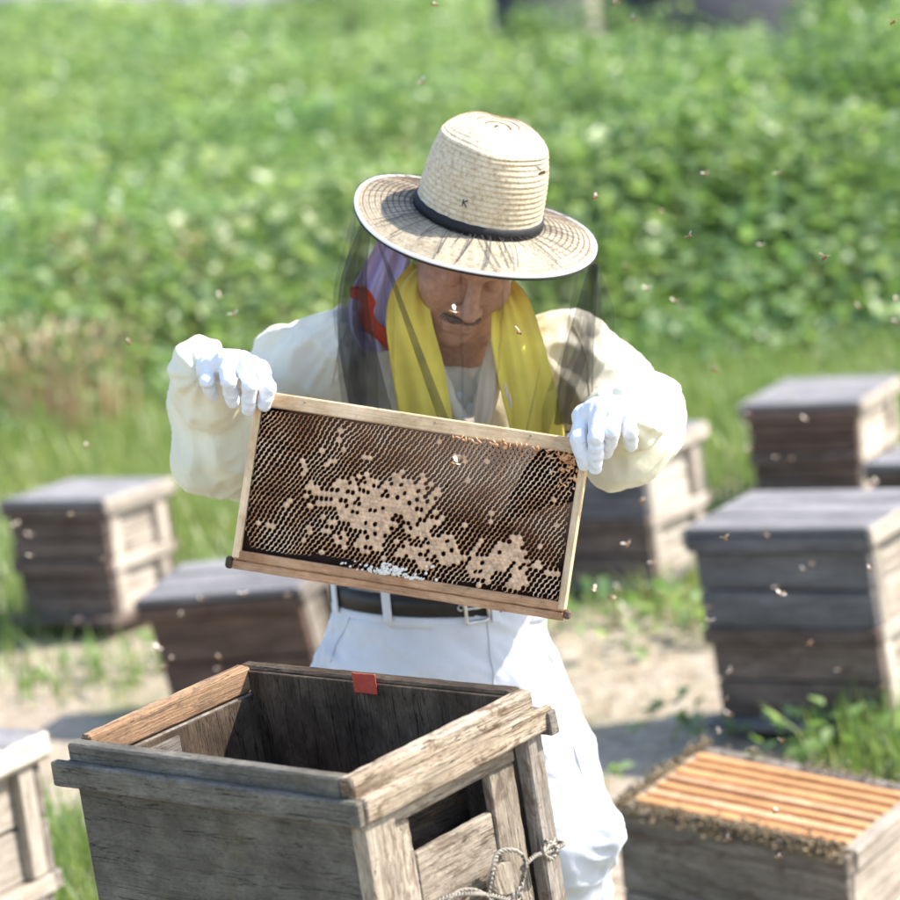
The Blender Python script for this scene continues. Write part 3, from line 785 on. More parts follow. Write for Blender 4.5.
    v, f = box_np((0, .0005, (z0+z1)/2), (x1-x0, .004, z1-z0)); link('comb_midrib', np_mesh('comb_midrib', v, f), MT['cellpit'], e)
    # white burr wax at the lower edge and along the right corner
    v0, f0 = ico(1); VV = []; FF = []; bs = 0
    for k in range(95):
        u = r_.gauss(.49, .055); q = np.array([x0+u*(x1-x0), yf-.003, z0-.001+abs(r_.gauss(.0, .007))])
        VV.append(v0*np.array([r_.uniform(.0012, .0042), .0022, r_.uniform(.001, .003)])@np.array([[.8, 0, .6], [0, 1, 0], [-.6, 0, .8]])+q); FF.append(f0+bs); bs += len(v0)
    w_ = link('burr_comb', np_mesh('burr_comb', np.concatenate(VV), np.concatenate(FF), True), MT['whitewax'], e); w_['kind'] = 'stuff'
    VV = []; FF = []; bs = 0
    for k in range(110):
        q = np.array([x1-abs(r_.gauss(0, .018)), yf-.003, z1-abs(r_.gauss(.012, .020))])
        if r_.random() < .35: q = np.array([r_.uniform(x0+.6*(x1-x0), x1), yf-.004, z1+r_.uniform(-.006, .003)])
        an = r_.uniform(0, 3.14); c, s = math.cos(an), math.sin(an)
        VV.append(v0*np.array([r_.uniform(.002, .006), .002, r_.uniform(.0008, .002)])@np.array([[c, 0, s], [0, 1, 0], [-s, 0, c]])+q); FF.append(f0+bs); bs += len(v0)
    w_ = link('bridge_wax', np_mesh('bridge_wax', np.concatenate(VV), np.concatenate(FF), True), MT['wax'], e); w_['kind'] = 'stuff'
    return e
comb_frame()
# ------------------------------------------------------------------ distance-field modelling for the figure
class SDF:
    def __init__(s, lo, hi, h):
        s.lo = np.array(lo, float); s.h = h; s.n = np.ceil((np.array(hi)-s.lo)/h).astype(int)+1
        s.v = np.full(s.n, .2, np.float32)
        s.ax = [(s.lo[i]+np.arange(s.n[i])*h).astype(np.float32) for i in range(3)]
    def op(s, fn, lo, hi, k, mode='u'):
        m = k*1.2+4*s.h
        a = np.clip(np.floor((np.array(lo)-m-s.lo)/s.h).astype(int), 0, s.n-1); b = np.clip(np.ceil((np.array(hi)+m-s.lo)/s.h).astype(int)+1, 1, s.n)
        if np.any(b <= a): return
        sl = tuple(slice(a[i], b[i]) for i in range(3))
        x = s.ax[0][sl[0]][:, None, None]; y = s.ax[1][sl[1]][None, :, None]; z = s.ax[2][sl[2]][None, None, :]
        d = fn(x, y, z).astype(np.float32); v = s.v[sl]
        if mode == 'u':
            q = np.clip(.5+.5*(v-d)/k, 0, 1); s.v[sl] = v*(1-q)+d*q-k*q*(1-q)
        else:
            q = np.clip(.5-.5*(v+d)/k, 0, 1); s.v[sl] = v*(1-q)+(-d)*q+k*q*(1-q)
    def cap(s, a, b, r1, r2=None, k=.01, mode='u'):
        a = np.asarray(a, float); b = np.asarray(b, float); r2 = r1 if r2 is None else r2; ab = b-a; L2 = max(ab@ab, 1e-12)
        def fn(x, y, z):
            t = np.clip(((x-a[0])*ab[0]+(y-a[1])*ab[1]+(z-a[2])*ab[2])/L2, 0, 1)
            return np.sqrt((x-a[0]-t*ab[0])**2+(y-a[1]-t*ab[1])**2+(z-a[2]-t*ab[2])**2)-(r1+(r2-r1)*t)
        R = max(r1, r2); s.op(fn, np.minimum(a, b)-R, np.maximum(a, b)+R, k, mode)
    def ell(s, c, r, rot=None, k=.01, mode='u'):
        c = np.asarray(c, float); r = np.asarray(r, float); Rm_ = np.eye(3) if rot is None else np.asarray(rot)
        def fn(x, y, z):
            dx, dy, dz = x-c[0], y-c[1], z-c[2]
            q = [dx*Rm_[0, i]+dy*Rm_[1, i]+dz*Rm_[2, i] for i in range(3)]
            k0 = np.sqrt(sum((q[i]/r[i])**2 for i in range(3))); k1 = np.sqrt(sum((q[i]/r[i]**2)**2 for i in range(3)))
            return k0*(k0-1)/(k1+1e-9)
        R = r.max(); s.op(fn, c-R, c+R, k, mode)
    def chain(s, pts, rs, k=.012):
        for i in range(len(pts)-1): s.cap(pts[i], pts[i+1], rs[i], rs[i+1], k)
    def mesh(s, name, disp=None, soft=0):
        g = openvdb.FloatGrid(background=.2); g.copyFromArray(s.v)
        p, q = g.convertToQuads(0.0)[:2]
        v = p.astype(np.float64)*s.h+s.lo; q = np.asarray(q, np.int64)
        # make the faces point outwards
        a, b, c = v[q[:, 0]], v[q[:, 1]], v[q[:, 2]]
        if np.einsum('ij,ij->i', a, np.cross(b, c)).sum() < 0: q = q[:, ::-1]
        for _ in range(soft):
            acc = np.zeros_like(v); cnt = np.zeros(len(v))
            for i in range(4):
                for j in (1, 3): np.add.at(acc, q[:, i], v[q[:, (i+j) % 4]]); np.add.at(cnt, q[:, i], 1)
            v = v*.5+.5*acc/np.maximum(cnt, 1)[:, None]
        if disp is not None:
            fn_ = np.cross(v[q[:, 2]]-v[q[:, 0]], v[q[:, 3]]-v[q[:, 1]]); nv = np.zeros_like(v)
            for i in range(4): np.add.at(nv, q[:, i], fn_)
            nv /= np.linalg.norm(nv, axis=1)[:, None]+1e-12
            v = v+nv*disp(v)[:, None]
        return np_mesh(name, v, q, True)
def folds(v, dirs, freq, amp, seed=0.0, warp=.35):
    """creases: ridged noise stretched along a direction"""
    d = np.asarray(dirs, float); d /= np.linalg.norm(d)
    a = np.cross(d, [.3, .9, .1]); a /= np.linalg.norm(a); b = np.cross(d, a)
    q = np.stack([v@d*freq*.22, v@a*freq, v@b*freq], -1)+seed
    q = q+warp*np.stack([noise3(q*.7+3), noise3(q*.7+9), noise3(q*.7+15)], -1)
    n = noise3(q)+.5*noise3(q*2.1+7)
    return amp*(1-2.2*np.abs(n))

# ------------------------------------------------------------------ the beekeeper
PY = 4.38
feet = at(470, 980, PY)
person = empty('person', (feet[0]-.02, PY, 0.0))
tag(person, 'beekeeper in cream jacket, straw hat and black veil, holding up a comb frame', 'person')
# head frame: tilted to the picture's right, bowed forward
def rot(ax, a):
    c, s = math.cos(a), math.sin(a)
    return np.array({'x': [[1, 0, 0], [0, c, -s], [0, s, c]], 'y': [[c, 0, s], [0, 1, 0], [-s, 0, c]], 'z': [[c, -s, 0], [s, c, 0], [0, 0, 1]]}[ax], float)
HR = rot('y', rad(15)) @ rot('z', rad(13)) @ rot('x', rad(30))
HC = at(466, 247, 4.30)
hp = lambda x, y, z: HC+HR @ np.array([x, y, z])
NB0 = at(462, 372, 4.40)
SH_L, SH_R = at(358, 352, 4.41), at(566, 358, 4.41)
EL_L, EL_R = at(222, 428, 4.40), at(638, 428, 4.32)
WR_L, WR_R = at(203, 372, 4.165), at(628, 414, 4.075)
CH, BE, WA = at(463, 440, 4.42), at(456, 530, 4.43), at(441, 604, 4.43)

def make_body():
    s = SDF(np.array([NB0[0]-.21, 4.14, BE[2]-.08]), np.array([NB0[0]+.21, 4.56, HC[2]+.16]), .0024)
    # torso and neck
    s.ell(CH, (.15, .095, .17), k=.02); s.ell(BE, (.14, .10, .14), k=.03)
    s.cap(NB0+np.array([-.09, .01, -.03]), NB0+np.array([.09, .01, -.03]), .045, k=.03)
    s.cap(hp(0, .03, -.03), NB0, .056, .062, k=.02)
    # head
    E_ = lambda c, r, k=.012, m='u': s.ell(hp(*c), r, HR, k, m)
    E_((0, .012, .03), (.076, .096, .09)); E_((0, -.022, -.048), (.060, .066, .074), .02)
    E_((0, -.062, -.106), (.026, .022, .020), .02)
    for sx in (-1, 1):
        E_((sx*.040, -.052, -.030), (.026, .026, .026), .018)
        s.cap(hp(sx*.012, -.086, .022), hp(sx*.046, -.074, .020), .011, .010, .012)
        E_((sx*.032, -.098, .000), (.017, .014, .013), .008, 's')
        E_((sx*.032, -.0745, -.001), (.0145, .0145, .0125), .004)
        E_((sx*.013, -.097, -.039), (.009, .010, .008), .005)
        E_((sx*.0068, -.104, -.0455), (.0038, .005, .003), .003, 's')
        E_((sx*.079, .012, -.008), (.009, .020, .032), .006); E_((sx*.086, .004, -.006), (.005, .011, .020), .004, 's')
        s.cap(hp(sx*.024, -.086, -.044), hp(sx*.034, -.074, -.075), .004, .003, .008, 's')
    s.cap(hp(0, -.088, .012), hp(0, -.110, -.034), .0085, .0125, .010)
    s.cap(hp(-.020, -.083, -.074), hp(0, -.0895, -.071), .0055, .0065, .005); s.cap(hp(.020, -.083, -.074), hp(0, -.0895, -.071), .0055, .0065, .005)
    s.cap(hp(-.016, -.081, -.083), hp(.016, -.081, -.083), .0072, .0072, .006)
    s.cap(hp(-.024, -.091, -.0775), hp(.024, -.091, -.0775), .0018, .0018, .003, 's')
    return world_child('body', s.mesh('body'), MT['skin'], person)
make_body()
def make_face_hair():
    s = SDF(HC-.16, HC+.16, .0016)
    for sx in (-1, 1):
        for q in range(9):
            t = q/8; x = sx*(.003+.024*t)
            s.cap(hp(x, -.0985+.016*t*t, -.0545-.004*t), hp(x*1.13, -.0945+.018*t*t, -.0655-.007*t), .0017, .0010, .0022)
    m = s.mesh('moustache', lambda v: .0010*noise3(v*500)-.0002); world_child('moustache', m, MT['hair'], person)
    s = SDF(HC-.16, HC+.16, .0022)
    for sx in (-1, 1): s.cap(hp(sx*.016, -.097, .028), hp(sx*.046, -.082, .027), .0038, .0026, .004)
    world_child('eyebrows', s.mesh('eyebrows', lambda v: .0008*noise3(v*600)), MT['hair'], person)
    s = SDF(HC-.17, HC+.17, .003)
    s.ell(hp(0, .022, .036), (.0795, .0925, .088), HR, .01); s.ell(hp(0, -.10, -.04), (.10, .075, .11), HR, .01, 's'); s.ell(hp(0, .03, -.12), (.11, .11, .07), HR, .01, 's')
    world_child('hair', s.mesh('hair', lambda v: .0012*noise3(v*400)), MT['hair'], person)
make_face_hair()

def make_jacket():
    lo = np.array([at(165, 400, 4.2)[0], 4.06, WA[2]-.06]); hi = np.array([at(690, 400, 4.3)[0], 4.60, NB0[2]+.10])
    s = SDF(lo, hi, .0042)
    s.ell(CH, (.178, .118, .185), k=.03); s.ell(BE, (.168, .122, .15), k=.05); s.ell(WA, (.155, .112, .06), k=.05)
    s.cap(NB0+np.array([-.12, .012, -.045]), NB0+np.array([.12, .012, -.045]), .06, k=.05)
    # upper arms
    s.chain([SH_L, at(300, 374, 4.44), EL_L], [.072, .066, .066], .03)
    s.chain([SH_R, at(604, 392, 4.42), EL_R], [.068, .062, .060], .03)
    s.ell(at(292, 352, 4.42), (.030, .035, .024), k=.02); s.ell(at(318, 342, 4.42), (.04, .04, .024), k=.02)
    # neck opening
    s.cap(NB0+np.array([0, -.02, .09]), NB0+np.array([0, .005, -.01]), .07, .058, .012, 's')
    apex, tl, tr = at(470, 432, 4.30), at(432, 352, 4.30), at(486, 350, 4.30)
    for q in np.linspace(0, 1, 7):
        m = tl*(1-q)+tr*q; s.cap(np.array([m[0], 4.27, m[2]]), np.array([apex[0], 4.26, apex[2]]), .022, .010, .006, 's')
    # lapel edges
    for p0, p1, p2 in ((at(490, 345, 4.325), at(486, 385, 4.30), at(472, 425, 4.292)), (at(428, 352, 4.325), at(446, 390, 4.30), at(468, 428, 4.292))):
        s.cap(p0, p1, .008, k=.012); s.cap(p1, p2, .008, .006, k=.012)
    def disp(v):
        d = folds(v, (.6, .1, -.7), 15, .0090, 2.0)+folds(v, (-.5, .2, -.8), 30, .0042, 8.0)
        return d*np.clip((v[:, 2]-WA[2]-.02)/.08, 0, 1)-.003
    return world_child('jacket', s.mesh('jacket', disp), MT['jacket'], person)
make_jacket()
def make_sleeves():
    # baggy lower sleeves that balloon below the cuffs
    for nm, el, wr, bc, br, extra in (('left', EL_L, WR_L, at(229, 427, 4.27), (.073, .088, .090), at(236, 470, 4.29)),
                                      ('right', EL_R, WR_R, at(624, 438, 4.20), (.062, .080, .066), at(655, 418, 4.24))):
        s = SDF(np.minimum(np.minimum(el, wr), bc)-.13, np.maximum(np.maximum(el, wr), bc)+.13, .0034)
        s.cap(el, wr, .060, .040, .03); s.ell(bc, br, k=.03)
        if nm == 'left':
            s.ell(extra, (.035, .05, .032), k=.03); s.ell(at(200, 462, 4.27), (.035, .06, .035), k=.03); s.cap(wr, at(212, 392, 4.19), .036, .05, k=.02)
            s.ell(at(194, 400, 4.22), (.03, .05, .035), k=.02)
        else:
            s.ell(extra, (.036, .05, .042), k=.03); s.ell(at(614, 466, 4.19), (.026, .045, .030), k=.02); s.ell(at(648, 395, 4.25), (.035, .05, .028), k=.02)
        c0 = wr
        def disp(v, c0=c0):
            r = v-c0; rr = np.linalg.norm(r, axis=1)
            a = np.arctan2(r[:, 2], r[:, 0])
            rad_ = np.sin(a*9+2.2*noise3(v*14)+4*rr)*.0030*np.clip(1-rr/.11, 0, 1)
            return rad_+folds(v, (.75, .2, .45), 13, .0068, 5.0)+folds(v, (.2, .1, 1.0), 28, .0032, 1.0)
        world_child('sleeve', s.mesh('sleeve', disp), MT['gauntlet'], person)
make_sleeves()
def make_glove(nm, wr, mcp, pip, tip, thumb, rr=.0097):
    allp = np.array([wr]+mcp+pip+tip+thumb); s = SDF(allp.min(0)-.05, allp.max(0)+.05, .0017)
    # palm: a web of capsules from the wrist to the knuckles
    for q in mcp: s.cap(wr, q, .021, .0125, .014)
    for i in range(3):
        for t in (.25, .5, .75): s.cap(wr*.4+(mcp[i]*(1-t)+mcp[i+1]*t)*.6, mcp[i]*(1-t)+mcp[i+1]*t, .013, .0105, .010)
    for i in range(4):
        k = .88 if i == 3 else 1.0; mid = pip[i]*.45+tip[i]*.55
        s.cap(mcp[i], pip[i], rr*1.16*k, rr*1.04*k, .0045); s.cap(pip[i], mid, rr*1.03*k, rr*.97*k, .003); s.cap(mid, tip[i], rr*.97*k, rr*.86*k, .003)
        s.ell(mcp[i], (rr*1.25,)*3, k=.006)
    s.cap(thumb[0], thumb[1], .014, .0115, .010); s.cap(thumb[1], thumb[2], .0112, .0095, .004)
    s.cap(wr, wr+(wr-np.mean(mcp, 0))*.35, .024, .030, .012)
    def disp(v): return folds(v, (.9, .3, .2), 70, .0011, 3.0)+folds(v, (.2, .3, .9), 110, .0007, 6.0)
    world_child('glove', s.mesh('glove', disp), MT['glove'], person)
make_glove('left', WR_L,
           [at(260, 371, 4.105), at(243, 362, 4.088), at(225, 360, 4.088), at(209, 367, 4.10)],
           [at(268, 388, 4.078), at(250, 386, 4.060), at(229, 382, 4.062), at(207, 381, 4.078)],
           [at(264, 405, 4.080), at(248, 409, 4.078), at(233, 402, 4.084), at(213, 395, 4.098)],
           [at(228, 374, 4.14), at(250, 380, 4.152), at(268, 398, 4.142)])
make_glove('right', WR_R,
           [at(583, 416, 4.004), at(598, 409, 3.992), at(613, 409, 3.996), at(627, 415, 4.012)],
           [at(578, 438, 3.980), at(596, 438, 3.966), at(612, 432, 3.972), at(630, 432, 3.990)],
           [at(584, 464, 3.984), at(595, 468, 3.986), at(606, 452, 3.998), at(631, 446, 4.010)],
           [at(606, 420, 4.055), at(586, 426, 4.070), at(569, 446, 4.062)])

def make_trousers():
    ctr = WA
    lo = np.array([at(300, 600, 4.4)[0]-.02, 4.12, .02]); hi = np.array([at(660, 800, 4.3)[0]+.04, 4.62, WA[2]+.05])
    s = SDF(lo, hi, .0048)
    hipL, hipR = at(382, 690, 4.43), at(496, 690, 4.42)
    s.ell(WA+np.array([0, 0, -.005]), (.160, .118, .045), k=.03); s.ell(at(441, 660, 4.43), (.163, .132, .10), k=.05)
    knL, knR = at(360, 850, 4.32), at(558, 838, 4.27)
    anL, anR = np.array([knL[0]-.01, 4.44, .08]), np.array([knR[0]-.03, 4.40, .08])
    s.chain([hipL, (hipL+knL)/2+np.array([-.01, .01, 0]), knL, (knL+anL)/2, anL], [.105, .098, .085, .062, .058], .04)
    s.chain([hipR, (hipR+knR)/2+np.array([.0, .01, 0]), knR, (knR+anR)/2, anR], [.098, .088, .076, .056, .054], .03)
    s.ell(at(586, 836, 4.26), (.052, .06, .036), k=.03); s.ell(at(545, 775, 4.30), (.06, .05, .06), k=.04)
    # flat top at the waist
    s.cap(WA+np.array([-.2, 0, .07]), WA+np.array([.2, 0, .07]), .052, k=.004, mode='s')
    def disp(v):
        low = np.clip((.86-v[:, 2])/.1, .25, 1)
        return folds(v, (.35, .2, -.85), 13, .0085, 4.0)*low+folds(v, (.8, .1, -.45), 26, .0042, 11.0)
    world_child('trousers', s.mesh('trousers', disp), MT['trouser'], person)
    for an in (anL, anR):
        s = SDF(np.array([an[0]-.09, an[1]-.24, -.02]), np.array([an[0]+.09, an[1]+.12, .22]), .005)
        s.ell((an[0], an[1]-.07, .045), (.048, .13, .045), k=.02); s.cap((an[0], an[1], .05), (an[0], an[1], .16), .05, .054, .02)
        s.cap((an[0]-.05, an[1]-.05, -.06), (an[0]+.05, an[1]-.05, -.06), .06, k=.004, mode='s')
        world_child('boot', s.mesh('boot'), MT['white'], person)
    # pocket flap that stands off the hip and the fly seam
    p = [at(546, 668, 4.315), at(574, 694, 4.305), at(560, 698, 4.30), at(528, 678, 4.30)]
make_trousers()

def ring_pts(c, rx, ry, z, n=96, a0=0, a1=2*math.pi):
    a = np.linspace(a0, a1, n); return np.stack([c[0]+rx*np.cos(a), c[1]+ry*np.sin(a), np.full(n, z)], -1), a
def band(name, c, rx, ry, z0, z1, thick, mat, parent, a0=0, a1=2*math.pi, n=96, tilt=(0, 0)):
    po, a = ring_pts(c, rx+thick, ry+thick, 0, n, a0, a1); pi, _ = ring_pts(c, rx, ry, 0, n, a0, a1)
    sag = (po[:, 0]-c[0])*tilt[0]+(po[:, 1]-c[1])*tilt[1]
    rows = []
    for p, z in ((pi, z0), (po, z0+.001), (po, z1-.001), (pi, z1)):
        q = p.copy(); q[:, 2] = z+sag; rows.append(q)
    v = np.concatenate(rows); f = [(r*n+i, r*n+i+1, (r+1)*n+i+1, (r+1)*n+i) for r in range(3) for i in range(n-1)]
    return world_child(name, np_mesh(name, v, f, True), mat, parent)
def make_belt():
    zc = at(440, 608, 4.31)[2]
    TL = (-.10, 0.0)
    bl = band('belt', WA, .158, .117, zc-.015, zc+.017, .004, MT['belt'], person, tilt=TL)
    # waistband of the trousers below and shirt fold above
    band('waistband', WA, .157, .116, zc-.034, zc-.0155, .0045, MT['trouser'], person, tilt=TL)
    # belt loops
    for ang in (-118, -158, -62, -20):
        a = rad(ang); x = WA[0]+.1655*math.cos(a); y = WA[1]+.1245*math.sin(a)
        o = plank(person, 'belt_loop', (0, 0, 0), (.013, .004, .048), MT['trouser'], .001, .0004)
        bpy.context.view_layer.update()
        o.matrix_world = Matrix.Translation((x, y, zc+.001+(x-WA[0])*TL[0])) @ Matrix.Rotation(math.atan2(math.sin(a)/.1245**2*.1245, math.cos(a)/.1655**2*.1655)+math.pi/2, 4, 'Z') @ o.rotation_euler.to_matrix().to_4x4()
    # buckle right of the middle: frame, prong and eyelets
    def onbelt(px, off=.006):
        best = None
        for a in np.linspace(rad(-170), rad(-10), 321):
            p = np.array([WA[0]+(.162+off)*math.cos(a), WA[1]+(.121+off)*math.sin(a), zc+.001]); p[2] += (p[0]-WA[0])*TL[0]
            d = p-CP; x = 450+FPX*(d@Rv)/(d@Fv)
            if best is None or abs(x-px) < best[0]: best = (abs(x-px), p, a)
        return best[1], best[2]
    p, a = onbelt(477); tn = np.array([-math.sin(a), math.cos(a), 0]); up = np.array([0, 0, 1.0])
    if tn[0] < 0: tn = -tn
    q = [p+tn*sx*.017+up*sz*.021 for sx, sz in ((-1, -1), (1, -1), (1, 1), (-1, 1), (-1, -1))]
    dens = np.concatenate([np.linspace(q[i], q[i+1], 6)[:-1] for i in range(4)]+[q[4:5]])
    v, f = tube_np(dens, [.0028]*len(dens), 8); world_child('buckle', np_mesh('buckle', v, f, True), MT['metal'], bl)
    v, f = tube_np([p-tn*.017, p+np.array([0, -.003, 0]), p+tn*.018], [.002]*3, 8); world_child('buckle_prong', np_mesh('buckle_prong', v, f, True), MT['metal'], bl)
    for px in (461, 500, 513):
        p, a = onbelt(px, .0045); tn = np.array([-math.sin(a), math.cos(a), 0])
        r_ = [p+.0042*(math.cos(t)*tn+math.sin(t)*up) for t in np.linspace(0, 2*math.pi, 15)]
        v, f = tube_np(r_, [.0014]*15, 6); world_child('eyelet', np_mesh('eyelet', v, f, True), MT['metal'], bl)
make_belt()

def strip(name, path, width, mat, parent, nfold=2.5, amp=.006, thick=.004, seed=0, wtap=None, hem=True):
    """a hanging strip of cloth: path of centre points, width vectors, soft lengthwise folds, real thickness"""
    path = np.array(path); n = 46; m = 22; tt = np.linspace(0, len(path)-1, n); i = np.clip(tt.astype(int), 0, len(path)-2); u = (tt-i)[:, None]
    P = lambda k: path[np.clip(k, 0, len(path)-1)]
    p0, p1, p2, p3 = P(i-1), P(i), P(i+1), P(i+2)
    c = .5*((2*p1)+(-p0+p2)*u+(2*p0-5*p1+4*p2-p3)*u**2+(-p0+3*p1-3*p2+p3)*u**3)
    wv = np.array(width); wv = np.stack([np.interp(tt, np.arange(len(wv)), wv[:, q]) for q in range(3)], -1)
    V = np.zeros((n, m, 3)); N = np.zeros((n, m, 3))
    for k in range(n):
        t = c[min(k+1, n-1)]-c[max(k-1, 0)]; nn = np.cross(wv[k], t); nn /= np.linalg.norm(nn)+1e-9
        if nn[1] > 0: nn = -nn
        s = np.linspace(-1, 1, m)
        ph = nfold*math.pi*s+seed+.8*math.sin(k*.11+seed)+.25*k/n*6
        off = amp*np.sin(ph)+amp*.5*np.sin(2.3*ph+1.3)
        V[k] = c[k]+s[:, None]*wv[k]*.5+off[:, None]*nn; N[k] = nn
    V2 = V-N*thick
    v = np.concatenate([V.reshape(-1, 3), V2.reshape(-1, 3)]); b = n*m; F = []
    for k in range(n-1):
        for j in range(m-1):
            a = k*m+j; F.append((a, a+1, a+m+1, a+m)); F.append((b+a, b+a+m, b+a+m+1, b+a+1))
        for j in (0, m-1):
            a = k*m+j; F.append((a, a+m, b+a+m, b+a) if j == 0 else (a, b+a, b+a+m, a+m))
    for j in range(m-1):
        F.append((j, b+j, b+j+1, j+1)); a = (n-1)*m+j; F.append((a, a+1, b+a+1, b+a))
    return world_child(name, np_mesh(name, v, F, True), mat, parent)
def wpx(n, dy=0): return np.array([n*.00140, dy, -n*.00010])
def make_neckwear():
    # white undershirt seen in the open collar
    s = SDF(CH-np.array([.13, .16, .02]), NB0+np.array([.13, .12, .03]), .003)
    s.ell(CH+np.array([0, .0, .0]), (.17, .108, .180), k=.02); s.cap(NB0+np.array([-.10, .012, -.05]), NB0+np.array([.10, .012, -.05]), .055, k=.04)
    s.cap(NB0+np.array([0, -.01, -.035]), NB0+np.array([0, -.005, -.012]), .078, .072, .01)
    s.cap(NB0+np.array([-.002, -.030, .09]), NB0+np.array([0, -.015, -.005]), .07, .064, .006, 's')
    world_child('undershirt', s.mesh('undershirt', lambda v: folds(v, (.2, .1, -.9), 30, .0022, 6)), MT['white'], person)
    # yellow towel round the neck: two hanging ends and the loop behind
    strip('towel_end', [at(428, 262, 4.335), at(411, 285, 4.285), at(409, 320, 4.262), at(417, 365, 4.262), at(425, 415, 4.268), at(428, 455, 4.275)],
          [wpx(34, .03), wpx(36, .015), wpx(46, .0), wpx(53), wpx(54), wpx(50)], MT['towel'], person, 1.2, .004, .006, .4)
    strip('towel_end', [at(500, 282, 4.335), at(511, 305, 4.292), at(517, 340, 4.268), at(527, 385, 4.270), at(536, 425, 4.276), at(541, 465, 4.285)],
          [wpx(30, -.03), wpx(40, -.01), wpx(52), wpx(56), wpx(55), wpx(50)], MT['towel'], person, 1.7, .0045, .006, 2.1)
    a = np.linspace(rad(-20), rad(200), 40); V = []
    cN = NB0+np.array([-.0, -.03, .055])
    for q in a:
        for hz, rr in ((-.028, .086), (-.01, .096), (.012, .092), (.03, .078)):
            V.append(cN+np.array([rr*1.05*math.cos(q), rr*math.sin(q), hz+.02*math.sin(q)]))
    F = [(i*4+j, i*4+j+1, (i+1)*4+j+1, (i+1)*4+j) for i in range(39) for j in range(3)]
    world_child('towel_loop', np_mesh('towel_loop', np.array(V), F, True), MT['towel'], person)
    # lilac cloth hanging from under the hat with its red ribbon
    lil = strip('lilac_cloth', [at(398, 232, 4.355), at(388, 262, 4.33), at(376, 292, 4.31), at(372, 325, 4.30), at(380, 352, 4.30)],
                [wpx(26), wpx(44), wpx(50), wpx(44), wpx(34)], MT['lilac'], person, 2.3, .006, .003, 1.0)
    strip('red_ribbon', [at(350, 292, 4.285), at(362, 294, 4.28), at(368, 304, 4.278), at(366, 314, 4.278), at(371, 326, 4.276), at(383, 336, 4.276), at(388, 350, 4.28)],
          [np.array([.002, 0, .016]), np.array([.012, 0, .018]), np.array([.022, 0, .004]), np.array([.022, 0, .002]), np.array([.020, 0, .012]), np.array([.014, 0, .014]), np.array([.003, 0, .002])],
          MT['red'], lil, 1.0, .002, .002, .5)
    # beige lapel
    strip('lapel', [at(496, 340, 4.290), at(492, 372, 4.278), at(486, 405, 4.274), at(480, 432, 4.276)], [wpx(14), wpx(24), wpx(22), wpx(12)], MT['beige'], person, 1.0, .0025, .003, .2)
    for p0, p1 in ((at(505, 383, 4.262), at(507, 398, 4.256)), (at(509, 393, 4.258), at(511, 408, 4.256))):
        v, f = tube_np([p0, (p0+p1)/2, p1], [.0014, .0022, .0014], 8); world_child('drawcord_toggle', np_mesh('drawcord_toggle', v, f, True), MT['beige'], person)
make_neckwear()

